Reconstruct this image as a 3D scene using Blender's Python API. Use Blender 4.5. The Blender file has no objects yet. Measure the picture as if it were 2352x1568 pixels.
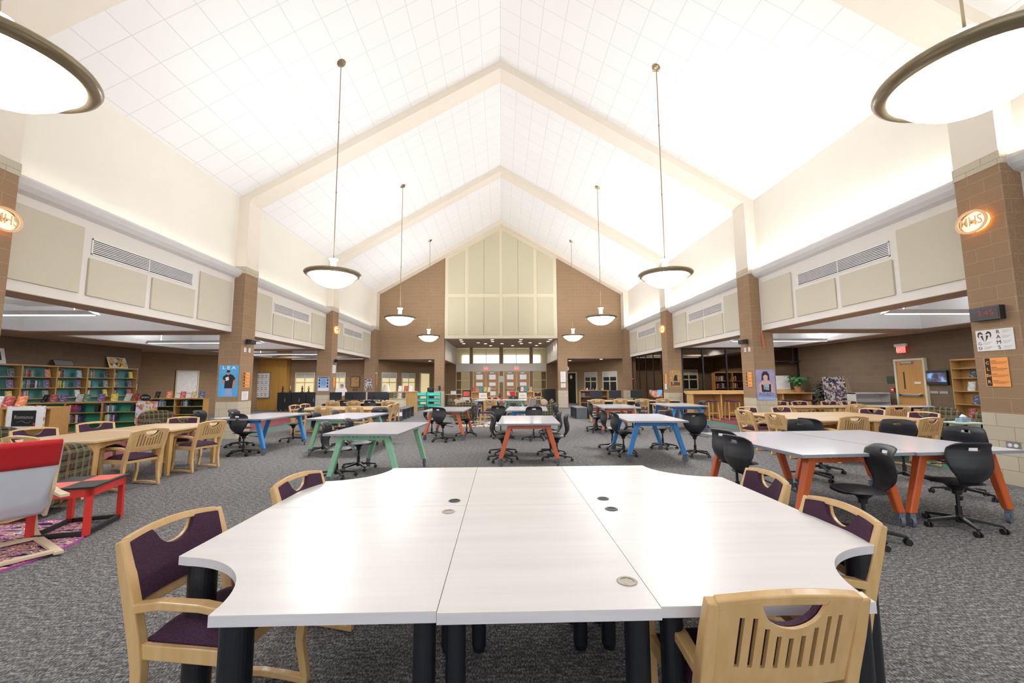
import bpy, math, random
from mathutils import Vector, Matrix
PI = math.pi
rnd = random.Random(7)
sc = bpy.context.scene
COL = sc.collection

# ------------------------------------------------------------------ helpers
def lin(c):
    return tuple((x/12.92 if x <= .04045 else ((x+.055)/1.055)**2.4) for x in c)
def hexc(h):
    h = h.lstrip('#'); return lin(tuple(int(h[i:i+2], 16)/255 for i in (0, 2, 4)))

class MB:
    def __init__(s): s.v = []; s.f = []
    def add(s, vs, fs):
        n = len(s.v); s.v += [tuple(p) for p in vs]; s.f += [tuple(i+n for i in f) for f in fs]; return s
    def box(s, x0, x1, y0, y1, z0, z1):
        if x0 > x1: x0, x1 = x1, x0
        if y0 > y1: y0, y1 = y1, y0
        if z0 > z1: z0, z1 = z1, z0
        return s.add([(x0,y0,z0),(x1,y0,z0),(x1,y1,z0),(x0,y1,z0),(x0,y0,z1),(x1,y0,z1),(x1,y1,z1),(x0,y1,z1)],
                     [(0,3,2,1),(4,5,6,7),(0,1,5,4),(1,2,6,5),(2,3,7,6),(3,0,4,7)])
    def obox(s, c, size, rot=(0,0,0)):
        from mathutils import Euler
        m = Euler(rot).to_matrix(); a, b, d = [k/2 for k in size]; c = Vector(c)
        vs = [c + m @ Vector(p) for p in [(-a,-b,-d),(a,-b,-d),(a,b,-d),(-a,b,-d),(-a,-b,d),(a,-b,d),(a,b,d),(-a,b,d)]]
        return s.add(vs, [(0,3,2,1),(4,5,6,7),(0,1,5,4),(1,2,6,5),(2,3,7,6),(3,0,4,7)])
    def hexa(s, bot, top):
        return s.add(list(bot)+list(top), [(0,3,2,1),(4,5,6,7),(0,1,5,4),(1,2,6,5),(2,3,7,6),(3,0,4,7)])
    def prism(s, pts, z0, z1):
        n = len(pts)
        vs = [(x,y,z0) for x,y in pts] + [(x,y,z1) for x,y in pts]
        fs = [tuple(reversed(range(n))), tuple(range(n,2*n))] + [(i,(i+1)%n,(i+1)%n+n,i+n) for i in range(n)]
        return s.add(vs, fs)
    def sweep(s, path, sec, up=(1,0,0), caps=True):
        # sec: list of (w, t) half sizes per path point; rect section, w along 'up', t along the other normal
        P = [Vector(p) for p in path]; U = Vector(up).normalized(); vs = []
        for i, p in enumerate(P):
            t = (P[min(i+1,len(P)-1)] - P[max(i-1,0)]).normalized()
            u = (U - t*U.dot(t)).normalized(); n = t.cross(u).normalized()
            w, d = sec[i] if isinstance(sec, list) else sec
            vs += [p+u*w+n*d, p-u*w+n*d, p-u*w-n*d, p+u*w-n*d]
        fs = []
        for i in range(len(P)-1):
            a = i*4
            for k in range(4): fs.append((a+k, a+(k+1)%4, a+4+(k+1)%4, a+4+k))
        if caps:
            fs.append((3,2,1,0)); a = (len(P)-1)*4; fs.append((a,a+1,a+2,a+3))
        return s.add(vs, fs)
    def tube(s, path, r, n=10):
        P = [Vector(p) for p in path]; vs = []; fs = []
        for i, p in enumerate(P):
            t = (P[min(i+1,len(P)-1)] - P[max(i-1,0)]).normalized()
            a = Vector((0,0,1)) if abs(t.z) < .9 else Vector((1,0,0))
            u = t.cross(a).normalized(); w = t.cross(u).normalized()
            rr = r[i] if isinstance(r, (list,tuple)) else r
            for k in range(n):
                an = 2*PI*k/n; vs.append(p + u*math.cos(an)*rr + w*math.sin(an)*rr)
        for i in range(len(P)-1):
            for k in range(n):
                fs.append((i*n+k, i*n+(k+1)%n, (i+1)*n+(k+1)%n, (i+1)*n+k))
        fs.append(tuple(reversed(range(n)))); fs.append(tuple(range((len(P)-1)*n, len(P)*n)))
        return s.add(vs, fs)
    def lathe(s, prof, n=32, c=(0,0,0)):
        vs = []; fs = []; m = len(prof)
        for k in range(n):
            an = 2*PI*k/n
            for r, z in prof: vs.append((c[0]+r*math.cos(an), c[1]+r*math.sin(an), c[2]+z))
        for k in range(n):
            for i in range(m-1):
                a = k*m+i; b = ((k+1)%n)*m+i; fs.append((a, b, b+1, a+1))
        return s.add(vs, fs)
    def grid(s, fn, nu, nv, skip=None, flip=False):
        vs = [fn(i/nu, j/nv) for j in range(nv+1) for i in range(nu+1)]; fs = []
        for j in range(nv):
            for i in range(nu):
                if skip and skip(i, j): continue
                a = j*(nu+1)+i; q = (a, a+1, a+nu+2, a+nu+1)
                fs.append(q[::-1] if flip else q)
        return s.add(vs, fs)
    def build(s, name, mat=None, parent=None, loc=None, rotz=None, smooth=False, bevel=0, seg=2, solid=0, sub=0):
        me = bpy.data.meshes.new(name); me.from_pydata(s.v, [], s.f); me.validate()
        uv = me.uv_layers.new(name='UVMap')
        vv = me.vertices
        for p in me.polygons:
            n = p.normal; ax = max(range(3), key=lambda k: abs(n[k]))
            for li in p.loop_indices:
                co = vv[me.loops[li].vertex_index].co
                uv.data[li].uv = ((co.y,co.z),(co.x,co.z),(co.x,co.y))[ax]
            p.use_smooth = smooth
        o = bpy.data.objects.new(name, me); COL.objects.link(o)
        if mat: me.materials.append(mat)
        if parent: o.parent = parent
        if loc: o.location = loc
        if rotz is not None: o.rotation_euler = (0,0,rotz)
        if solid:
            m = o.modifiers.new('Solidify','SOLIDIFY'); m.thickness = solid; m.offset = 0
        if bevel:
            m = o.modifiers.new('Bevel','BEVEL'); m.width = bevel; m.segments = seg; m.limit_method = 'ANGLE'; m.angle_limit = .7
        if sub:
            m = o.modifiers.new('Subsurf','SUBSURF'); m.levels = sub; m.render_levels = sub
        return o

def tag(o, label=None, cat=None, group=None, kind=None):
    if label: o['label'] = label
    if cat: o['category'] = cat
    if group: o['group'] = group
    if kind: o['kind'] = kind
    return o
def struct(o): o['kind'] = 'structure'; return o
def thing(name, label, cat, loc=(0,0,0), rotz=0, group=None):
    o = bpy.data.objects.new(name, None); COL.objects.link(o); o.empty_display_size = .1
    o.location = loc; o.rotation_euler = (0,0,rotz); return tag(o, label, cat, group)
def dup(root, loc, rotz=0, label=None, group=None):
    r = root.copy(); COL.objects.link(r); r.location = loc; r.rotation_euler = (0,0,rotz)
    if label: r['label'] = label
    if group: r['group'] = group
    for ch in list(root.children):
        c = ch.copy(); COL.objects.link(c); c.parent = r
        for g in list(ch.children):
            d = g.copy(); COL.objects.link(d); d.parent = c
    return r
def text(s, size, loc, mat, parent=None, rot=(PI/2,0,0), align='CENTER', ext=.0006, name='lettering', sx=1, bold=0):
    cu = bpy.data.curves.new(name, 'FONT'); cu.body = s; cu.size = size; cu.align_x = align; cu.align_y = 'CENTER'
    cu.extrude = ext; cu.offset = bold; cu.resolution_u = 3; cu.materials.append(mat)
    o = bpy.data.objects.new(name, cu); COL.objects.link(o); o.location = loc; o.rotation_euler = rot; o.scale = (sx,1,1)
    if parent: o.parent = parent
    return o

# ------------------------------------------------------------------ materials
class N:
    def __init__(s, name):
        s.m = bpy.data.materials.new(name); s.m.use_nodes = True; s.t = s.m.node_tree
        s.b = s.t.nodes['Principled BSDF']; s.L = s.t.links.new
    def n(s, ty, **kw):
        k = s.t.nodes.new(ty)
        for a, v in kw.items():
            if a.startswith('i_'): k.inputs[a[2:].replace('_',' ')].default_value = v
            else: setattr(k, a, v)
        return k
    def coord(s, kind='Object', scale=(1,1,1), rot=(0,0,0)):
        c = s.n('ShaderNodeTexCoord'); m = s.n('ShaderNodeMapping'); m.inputs['Scale'].default_value = scale; m.inputs['Rotation'].default_value = rot
        s.L(c.outputs[kind], m.inputs[0]); return m.outputs[0]
    def ramp(s, fac, stops, interp='LINEAR'):
        r = s.n('ShaderNodeValToRGB'); r.color_ramp.interpolation = interp; e = r.color_ramp.elements
        e[0].position, e[0].color = stops[0][0], (*stops[0][1],1); e[1].position, e[1].color = stops[-1][0], (*stops[-1][1],1)
        for p, c in stops[1:-1]: k = e.new(p); k.color = (*c,1)
        s.L(fac, r.inputs[0]); return r.outputs[0]
    def mix(s, fac, a, b, mode='MIX'):
        x = s.n('ShaderNodeMix', data_type='RGBA', blend_type=mode)
        for i, v in ((0,fac),(6,a),(7,b)):
            if hasattr(v, 'is_linked'): s.L(v, x.inputs[i])
            else: x.inputs[i].default_value = v if i == 0 else (*v,1)
        return x.outputs[2]
    def math(s, op, a, b=0.):
        x = s.n('ShaderNodeMath', operation=op)
        for i, v in ((0,a),(1,b)):
            if hasattr(v, 'is_linked'): s.L(v, x.inputs[i])
            else: x.inputs[i].default_value = v
        return x.outputs[0]
    def bump(s, h, st=.3, d=.01):
        b = s.n('ShaderNodeBump'); b.inputs['Strength'].default_value = st; b.inputs['Distance'].default_value = d
        s.L(h, b.inputs['Height']); s.L(b.outputs[0], s.b.inputs['Normal'])
    def out(s, col=None, rough=.5, metal=0, spec=.5):
        if col is not None:
            if hasattr(col, 'is_linked'): s.L(col, s.b.inputs['Base Color'])
            else: s.b.inputs['Base Color'].default_value = (*col,1)
        s.b.inputs['Roughness'].default_value = rough; s.b.inputs['Metallic'].default_value = metal
        s.b.inputs['Specular IOR Level'].default_value = spec
        return s.m

def plain(name, h, rough=.5, metal=0, var=.06, scale=6, spec=.5):
    k = N(name); c = hexc(h)
    no = k.n('ShaderNodeTexNoise'); no.inputs['Scale'].default_value = scale; k.L(k.coord(), no.inputs['Vector'])
    col = k.ramp(no.outputs[0], [(.3, tuple(x*(1-var) for x in c)), (.7, tuple(min(1,x*(1+var)) for x in c))])
    return k.out(col, rough, metal, spec)
def emis(name, h, st, base='#ffffff'):
    k = N(name); k.out(hexc(base), .5); k.b.inputs['Emission Color'].default_value = (*hexc(h),1); k.b.inputs['Emission Strength'].default_value = st
    return k.m
def wood(name, h1, h2, rough=.35, ax=0, sc_=3, spec=.5):
    k = N(name); s3 = [sc_*8]*3; s3[ax] = sc_*.6
    v = k.coord('Object', tuple(s3)); no = k.n('ShaderNodeTexNoise'); no.inputs['Scale'].default_value = 1; no.inputs['Detail'].default_value = 5
    k.L(v, no.inputs['Vector']); col = k.ramp(no.outputs[0], [(.3,hexc(h1)),(.7,hexc(h2))]); return k.out(col, rough, 0, spec)
def cmu(name, c1, c2, mo, speck=.35, bw=.405, bh=.203, warm=None):
    k = N(name); v = k.coord('UV'); b = k.n('ShaderNodeTexBrick'); k.L(v, b.inputs['Vector'])
    b.inputs['Color1'].default_value = (*hexc(c1),1); b.inputs['Color2'].default_value = (*hexc(c2),1); b.inputs['Mortar'].default_value = (*hexc(mo),1)
    b.inputs['Scale'].default_value = 1; b.inputs['Mortar Size'].default_value = .0045; b.inputs['Mortar Smooth'].default_value = .2
    b.inputs['Brick Width'].default_value = bw; b.inputs['Row Height'].default_value = bh
    no = k.n('ShaderNodeTexNoise'); no.inputs['Scale'].default_value = 130; no.inputs['Detail'].default_value = 3; k.L(k.coord('Object'), no.inputs['Vector'])
    sp = k.ramp(no.outputs[0], [(.3,(.45,)*3),(.5,(.93,)*3),(.66,(1.15,)*3),(.72,(1.9,)*3)])
    col = k.mix(speck, b.outputs[0], sp, 'MULTIPLY'); k.bump(no.outputs[0], .25, .006)
    return k.out(col, .92, 0, .15)

M = {}
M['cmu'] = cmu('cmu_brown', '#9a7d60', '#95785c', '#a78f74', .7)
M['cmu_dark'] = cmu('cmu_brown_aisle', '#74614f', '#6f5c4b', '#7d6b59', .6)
M['cmu_tan'] = cmu('cmu_tan', '#c6baa2', '#bcb099', '#978b79', .3)
M['cream'] = plain('cream_paint', '#e6dfd1', .8, var=.01, scale=1.2, spec=.2)
M['cream_beam'] = plain('cream_beam_paint', '#e2d7c6', .8, var=.01, spec=.2)
M['frieze'] = plain('frieze_paint', '#e2dbd2', .8, var=.012, spec=.2)
M['white_paint'] = plain('white_paint', '#e9e9ea', .8, var=.01, spec=.2)
M['crown'] = plain('crown_paint', '#d5d3d1', .6, var=.01)
M['soffit'] = plain('soffit_tan', '#a89482', .8, var=.02, spec=.2)
M['gable_trim'] = plain('gable_trim', '#dfd4b6', .75, var=.01, spec=.2)
def fabric_panel(nm, h):
    k = N(nm); no = k.n('ShaderNodeTexNoise'); no.inputs['Scale'].default_value = 160; k.L(k.coord(), no.inputs['Vector'])
    c = hexc(h); col = k.ramp(no.outputs[0], [(.3, tuple(x*.9 for x in c)), (.7, tuple(x*1.07 for x in c))]); k.bump(no.outputs[0], .15, .002); return k.out(col, .95, 0, .1)
M['panel'] = fabric_panel('acoustic_fabric', '#cac2ae'); M['gable_panel'] = fabric_panel('gable_fabric', '#ccc4a6')
# ceiling tiles
k = N('ceiling_tile'); b = k.n('ShaderNodeTexBrick'); k.L(k.coord('UV'), b.inputs['Vector']); b.offset = 0
for nm_, vv_ in (('Color1','#ebe9e5'),('Color2','#e9e7e3'),('Mortar','#d5d7d4')): b.inputs[nm_].default_value = (*hexc(vv_),1)
b.inputs['Scale'].default_value = 1; b.inputs['Mortar Size'].default_value = .009; b.inputs['Brick Width'].default_value = .53; b.inputs['Row Height'].default_value = .608
M['tile'] = k.out(b.outputs[0], .9, 0, .1)
# carpet
def carpet(name, cols, sc_=1.):
    k = N(name); v = k.coord('UV', (1,1,1))
    n1 = k.n('ShaderNodeTexNoise'); n1.inputs['Scale'].default_value = 110*sc_; n1.inputs['Detail'].default_value = 4; n1.inputs['Roughness'].default_value = .8
    v2 = k.coord('UV', (1,.42,1)); k.L(v2, n1.inputs['Vector'])
    n2 = k.n('ShaderNodeTexNoise'); n2.inputs['Scale'].default_value = 16; n2.inputs['Detail'].default_value = 3; k.L(k.coord('UV',(1,3.0,1)), n2.inputs['Vector'])
    f = k.math('ADD', n1.outputs[0], k.math('MULTIPLY', k.math('SUBTRACT', n2.outputs[0], .5), .35))
    st = [.36,.45,.5,.56,.62]
    col = k.ramp(f, list(zip(st, [hexc(c) for c in cols]))); k.bump(n1.outputs[0], .5, .004)
    return k.out(col, .97, 0, .05)
M['carpet'] = carpet('carpet_grey', ['#38383c','#504f53','#666364','#7d7a76','#a6a79c'])
M['carpet_teal'] = carpet('carpet_teal', ['#35544b','#446a5f','#4a7366','#56806f','#6b9180'])
M['carpet_maroon'] = carpet('carpet_maroon', ['#562a30','#6e373c','#7a4044','#864a4c','#97605f'])
M['maple'] = wood('maple', '#c39457', '#d6aa6a', .35, 2, spec=.4)
M['maple_x'] = wood('maple_horizontal', '#c6975a', '#d8ac6c', .35, 0, spec=.4)
M['maple_top'] = wood('maple_table_top', '#cdaa78', '#d6b484', .3, 0)
M['maple_light'] = wood('maple_fg', '#d3a76c', '#e0b87e', .3, 2)
M['birch'] = wood('birch_light', '#dcc7a0', '#e6d3ae', .4, 0)
M['shelfwood'] = wood('shelf_oak', '#a87c42', '#b98b4d', .45, 0)
M['woodpanel'] = wood('panel_veneer', '#b17f39', '#bb8a42', .4, 2, 1.5)
M['woodcap'] = plain('grommet_cap', '#b5a898', .5, var=.2, scale=60)
M['posterblue2'] = plain('poster_letter_blue', '#5b7fb8', .6)
M['whitewood'] = wood('whitewashed_laminate', '#e3dfdc', '#ece9e6', .32, 0, 1.6)
M['whiteedge'] = wood('laminate_edge', '#d8d6dc', '#e4e2e6', .35, 0, 3)
M['greytop'] = plain('gloss_grey_top', '#f8f7fc', .1, var=.01, spec=.9)
M['edgeband'] = plain('edge_band_bluegrey', '#8b9199', .4, var=.01)
k = N('purple_weave'); w_ = k.n('ShaderNodeTexNoise'); w_.inputs['Scale'].default_value = 1; k.L(k.coord('Object',(90,90,330)), w_.inputs['Vector'])
M['purple'] = k.out(k.ramp(w_.outputs[0], [(.3,hexc('#33202f')),(.7,hexc('#4a2c42'))]), .85, 0, .2)
M['blackplastic'] = plain('black_plastic', '#17181b', .42, var=.05)
M['shellplastic'] = plain('chair_shell_black', '#1b1d22', .5, var=.05)
k = N('seat_vinyl'); M['vinyl'] = k.out(hexc('#1c1d22'), .45)
M['blacksteel'] = plain('black_powdercoat', '#14171e', .38, var=.04)
M['black'] = plain('flat_black', '#0c0c0e', .6)
M['casterwheel'] = plain('caster_grey', '#5c6470', .5)
for nm, h in dict(mint='#8fcba2', blue='#2f83cf', orange='#cf5a28', orange2='#d9673f', navyleg='#4a5672').items(): M[nm] = plain('steel_'+nm, h, .42, var=.02)
M['bronze'] = plain('bronze_rim', '#8d7d60', .32, .55)
M['brass'] = plain('brass_canopy', '#9d8a68', .25, .9)
M['bowl'] = emis('glowing_glass', '#fafaff', 54)
M['bowl_near'] = emis('glowing_glass_near', '#fafaff', 20)
M['glow_cup'] = emis('glowing_stem_cup', '#ffedcf', 2.0)
M['downlight'] = emis('downlight_glow', '#fff4e0', 9)
M['tubeglow'] = emis('linear_light_glow', '#f3f6ff', 3.0)
M['fixture'] = plain('fixture_grey_white', '#d8dadc', .4)
M['sconce_glow'] = emis('sconce_glow', '#ffab3d', 4.5)
M['sconce_rim'] = emis('sconce_rim', '#d9a070', .35, '#caa080')
M['vent_white'] = plain('vent_white', '#ecebea', .5); M['vent_dark'] = plain('vent_dark', '#1c1b1b', .8)
M['winframe'] = plain('window_frame_cream', '#d6cfae', .6, var=.02)
M['litglass'] = emis('lit_door_glass', '#d8dce4', .45, '#b9b8b4')
M['blind'] = emis('lit_blind', '#f2dca0', .55, '#e6d3a0')
M['blind_grey'] = plain('blind_grey', '#b9b9b4', .7)
M['brightwin'] = emis('daylight_window', '#f4f8ff', 2.6)
M['corridor'] = plain('corridor_wall', '#d9cfb4', .8)
M['doorwood'] = wood('door_veneer', '#b8813f', '#c58f4d', .4, 2, 1.5)
M['steel'] = plain('brushed_steel', '#b5b5b5', .3, .8)
M['white'] = plain('white_card', '#eceaea', .6); M['paper'] = plain('paper', '#e6e4e2', .8)
M['orangepaper'] = plain('orange_paper', '#f59d4e', .8); M['ink'] = plain('ink', '#1a1718', .8); M['inkgrey'] = plain('ink_grey', '#8a8787', .8); M['orangeink'] = plain('ink_on_orange', '#8a5028', .8)
M['maroonink'] = plain('maroon_ink', '#3d2226', .8)
M['exitred'] = emis('exit_letters', '#ff2418', 5); M['exitface'] = emis('exit_face', '#ff5a50', .9, '#ff8a80')
M['red'] = plain('red_plastic', '#c0201c', .45); M['redfabric'] = plain('red_canvas', '#c0141c', .9, scale=30); M['redpaint'] = plain('red_paint', '#d8261c', .4); M['redsq'] = plain('checker_red', '#e2553e', .45)
M['canvas'] = plain('white_canvas', '#d5dbe8', .9, var=.02); M['pine'] = wood('pale_birch', '#d9c3a0', '#e4d0ae', .5, 0)
M['teal'] = plain('teal_metal', '#3fc4b1', .4); M['tealback'] = plain('teal_back_panel', '#4f8f92', .7); M['greenback'] = plain('green_back_panel', '#2c8a6c', .7)
M['screen'] = plain('monitor_screen', '#1c2129', .25); M['greylam'] = plain('grey_laminate', '#55585e', .6); M['greypanel'] = plain('grey_panel', '#8b8b8c', .7)
M['lampshade'] = plain('lamp_shade', '#ddd4c0', .8); M['terracotta'] = plain('terracotta', '#b5794a', .8)
M['leaf'] = plain('leaf_green', '#3f7a45', .5, var=.25); M['leafdark'] = plain('leaf_dark', '#22301f', .6, var=.2)
M['whitebin'] = plain('white_bookcase', '#c7c7c2', .6); M['cardboard'] = plain('cardboard', '#c9ad84', .9)
M['mintpaint'] = plain('mint_paint', '#b9ccb9', .5); M['skin'] = plain('printed_skin', '#b78a78', .8); M['skinl'] = plain('printed_skin_light', '#d3a999', .8)
M['hair'] = plain('printed_hair', '#2b1c1f', .8); M['posterblue'] = plain('poster_blue', '#4aa3dc', .5, var=.15, scale=3); M['posterlav'] = plain('poster_lavender', '#9a93bb', .5, var=.2, scale=4)
M['jean'] = plain('printed_jeans', '#8fa6d8', .8); M['sepia'] = plain('printed_sepia', '#b08a50', .7, var=.4, scale=14); M['postpale'] = plain('poster_pale_blue', '#8fb3dd', .7)
M['frame_brown'] = wood('frame_brown', '#4d3420', '#5d4028', .4, 0)
M['yellow'] = plain('yellow_plastic', '#d4d01c', .6)
k = N('dark_glass'); k.out(hexc('#c4bfb8'), .03); k.b.inputs['Transmission Weight'].default_value = 1; k.b.inputs['IOR'].default_value = 1.02; M['glass'] = k.m
k = N('clear_glass'); k.out(hexc('#e8e6da'), .02); k.b.inputs['Transmission Weight'].default_value = 1; k.b.inputs['IOR'].default_value = 1.02; M['clearglass'] = k.m
# plaid
k = N('plaid_upholstery'); v = k.coord('UV'); sp = k.n('ShaderNodeSeparateXYZ'); k.L(v, sp.inputs[0])
def stripe(ch, per, ph, wd):
    f = k.math('FRACT', k.math('ADD', k.math('MULTIPLY', sp.outputs[ch], 1/per), ph+50)); return k.math('LESS_THAN', f, wd)
base = k.mix(stripe(0,.11,0,.5), hexc('#3d3a2c'), hexc('#4a453a')); base = k.mix(stripe(1,.12,.2,.42), base, hexc('#33241f'))
dk = k.math('MULTIPLY', stripe(0,.11,.3,.42), stripe(1,.12,.2,.42)); base = k.mix(dk, base, hexc('#1c1a1f'))
base = k.mix(stripe(0,.33,.1,.2), base, hexc('#4c2a26'))
for p_ in (0,.12,.24): base = k.mix(stripe(0,.11,p_,.045), base, hexc('#85845c')); base = k.mix(stripe(1,.12,p_+.05,.045), base, hexc('#7b7b57'))
M['plaid'] = k.out(base, .95, 0, .1)
# rug
k = N('shag_rug_multicolour'); no = k.n('ShaderNodeTexNoise'); no.inputs['Scale'].default_value = 4.5; no.inputs['Detail'].default_value = 3; no.inputs['Distortion'].default_value = .6; k.L(k.coord('UV',(1,2.6,1),(0,0,.4)), no.inputs['Vector'])
M['rug'] = k.out(k.ramp(no.outputs[0], [(.28,hexc('#30203c')),(.36,hexc('#3b2a52')),(.40,hexc('#c79ac0')),(.44,hexc('#7a2038')),(.48,hexc('#d9b9c6')),(.51,hexc('#c8503a')),(.54,hexc('#e8d8cc')),(.58,hexc('#4a2c5a')),(.62,hexc('#d98a5a')),(.68,hexc('#7fa9b8'))], 'CONSTANT'), .95, 0, .1); k.bump(no.outputs[0], .4, .01)
M['rugedge'] = plain('rug_edge_pink', '#b04a9c', .9)
k = N('pattern_rug'); vo = k.n('ShaderNodeTexVoronoi'); vo.inputs['Scale'].default_value = 5; k.L(k.coord('UV'), vo.inputs['Vector'])
M['patrug'] = k.out(k.ramp(vo.outputs[0], [(.25,hexc('#7a3030')),(.32,hexc('#d8cfc0')),(.5,hexc('#e4ddd0')),(.6,hexc('#40302c'))], 'CONSTANT'), .95)
def multi(name, sc_, cols):
    k = N(name); vo = k.n('ShaderNodeTexVoronoi'); vo.inputs['Scale'].default_value = sc_; k.L(k.coord('Object'), vo.inputs['Vector'])
    s2 = k.n('ShaderNodeSeparateColor'); k.L(vo.outputs['Color'], s2.inputs[0])
    st = [(i/len(cols), hexc(c)) for i, c in enumerate(cols)]
    return k.out(k.ramp(s2.outputs[0], st, 'CONSTANT'), .7)
M['floral'] = multi('floral_art', 16, ['#d8d4da','#e0763a','#d8b13a','#c9a9d0','#e5e0dc','#b56a8a','#dcdce0'])
M['collage'] = multi('collage', 20, ['#302c4a','#c8c4c0','#e0dcd8','#7a4a6a','#b09a80','#40506a'])
M['zebra'] = plain('zebra', '#b8bcc4', .2, .6)
M['jungle'] = multi('art_landscape', 9, ['#e0c060','#e09a5a','#d8d8d8','#3a4038','#e6b050','#508048'])
BOOKC = [('white','#d9d6d0'),('red','#a32a2a'),('navy','#27335a'),('black','#1e1d20'),('grey','#7f8288'),('teal','#2f7f86'),('tan','#b59a74'),('yellow','#d3b93c'),('green','#3f6f4a'),('purple','#5a3a70'),('orange','#c96a35'),('pale blue','#8fb0cc')]
for n_, h_ in BOOKC:
    k = N('book_'+n_.replace(' ','_')); c = hexc(h_); no = k.n('ShaderNodeTexNoise'); no.inputs['Scale'].default_value = 17; no.inputs['Detail'].default_value = 2; k.L(k.coord('Object',(1,1,1.6)), no.inputs['Vector'])
    M['book_'+n_] = k.out(k.ramp(no.outputs[0], [(.36,tuple(x*.55 for x in c)),(.44,tuple(x*.85 for x in c)),(.56,c),(.60,tuple(x*.75+.15 for x in c)),(.66,tuple(x*.6+.25 for x in c))], 'CONSTANT'), .5)
M['pages'] = plain('book_pages', '#e2dac8', .9)

# ------------------------------------------------------------------ building constants
YB = [-6.67, -0.61, 5.45, 11.51, 17.57, 23.63]   # front faces of the column lines
CW = .6; XI = 7.2; XW = 7.49; EZ = 6.82; SL = .583; RZ = EZ+XW*SL; FZ = 2.93; CAP = 4.79
XO = {-1: 14.6, 1: 12.97}
def mat_slot(o, m): o.data.materials.append(m); return len(o.data.materials)-1

# floor zones
struct(MB().box(-7.38, 7.38, -8, 31, -.06, 0).build('floor', M['carpet']))
for sx, sd in ((-1,'left'),(1,'right')):
    struct(MB().box(sx*7.38, sx*7.95, -8, 31, -.06, 0).build('floor_border_'+sd, M['carpet_teal']))
    struct(MB().box(sx*7.95, sx*10.2, -8, 24.7, -.06, 0).build('floor_aisle_'+sd, M['carpet_maroon']))
    struct(MB().box(sx*10.2, sx*16.6, -8, 24.7, -.06, 0).box(sx*7.95, sx*10.2, 24.7, 31, -.06, 0).build('floor_outer_'+sd, M['carpet']))
struct(MB().box(-8, 8, 31.0, 40, -.06, 0).build('floor_corridor', M['corridor']))

# sloped main ceiling, one slab per slope
for sx, sd in ((-1,'left'),(1,'right')):
    mb = MB(); y0, y1 = -8, 24.3; t = .08
    vs = [(0,y0,RZ),(sx*XW,y0,EZ),(sx*XW,y1,EZ),(0,y1,RZ),(0,y0,RZ+t),(sx*XW,y0,EZ+t),(sx*XW,y1,EZ+t),(0,y1,RZ+t)]
    f = [(0,3,2,1),(4,5,6,7),(0,1,5,4),(1,2,6,5),(2,3,7,6),(3,0,4,7)]
    if sx < 0: f = [q[::-1] for q in f]
    mb.add(vs, f); struct(mb.build('ceiling_'+sd, M['tile']))
    # upper walls (above crown), frieze beams, pilasters
    struct(MB().box(sx*XW, sx*(XW+.3), -8, 24.2, 4.45, EZ+.1).build('wall_upper_'+sd, M['cream']))
    struct(MB().box(sx*XW, sx*(XW+.3), -8, 24.2, FZ, 4.45).build('wall_frieze_'+sd, M['frieze']))
    struct(MB().box(sx*(XW+.0), sx*(XW+.31), -8, 24.2, FZ-.012, FZ-.0005).build('trim_soffit_'+sd, M['soffit']))
# gable rafters
for i, y in enumerate(YB):
    mb = MB(); d = .25; y1 = y+CW
    for sx in (-1,1):
        xo = sx*XW
        mb.hexa([(0,y,RZ-d),(xo,y,EZ-d),(xo,y1,EZ-d),(0,y1,RZ-d)] if sx > 0 else [(xo,y,EZ-d),(0,y,RZ-d),(0,y1,RZ-d),(xo,y1,EZ-d)],
                [(0,y,RZ+.01),(xo,y,EZ+.01),(xo,y1,EZ+.01),(0,y1,RZ+.01)] if sx > 0 else [(xo,y,EZ+.01),(0,y,RZ+.01),(0,y1,RZ+.01),(xo,y1,EZ+.01)])
    struct(mb.build('trim_rafter_%d' % (i+1), M['cream_beam']))
    for sx, sd in ((-1,'left'),(1,'right')):
        struct(MB().box(sx*XI, sx*(XW+.01), y+.003, y1-.003, CAP, 6.75).build('trim_pilaster_%s_%d' % (sd,i+1), M['cream_beam']))
        c = thing('brick_column', None, None); c['kind'] = 'structure'
        MB().box(sx*XI, sx*(XI+CW), y, y1, 0, 1.0).build('column_base', M['cmu_tan'], c)
        MB().box(sx*(XI), sx*(XI+CW), y+.0, y1, 1.0, CAP-.2).build('column_shaft', M['cmu'], c)
        MB().box(sx*(XI-.012), sx*(XI+CW), y-.012, y1+.012, CAP-.2, CAP).build('column_cap', M['cmu_tan'], c, bevel=.006)
ORD = ['nearest','second','third','farthest','hidden']
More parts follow.
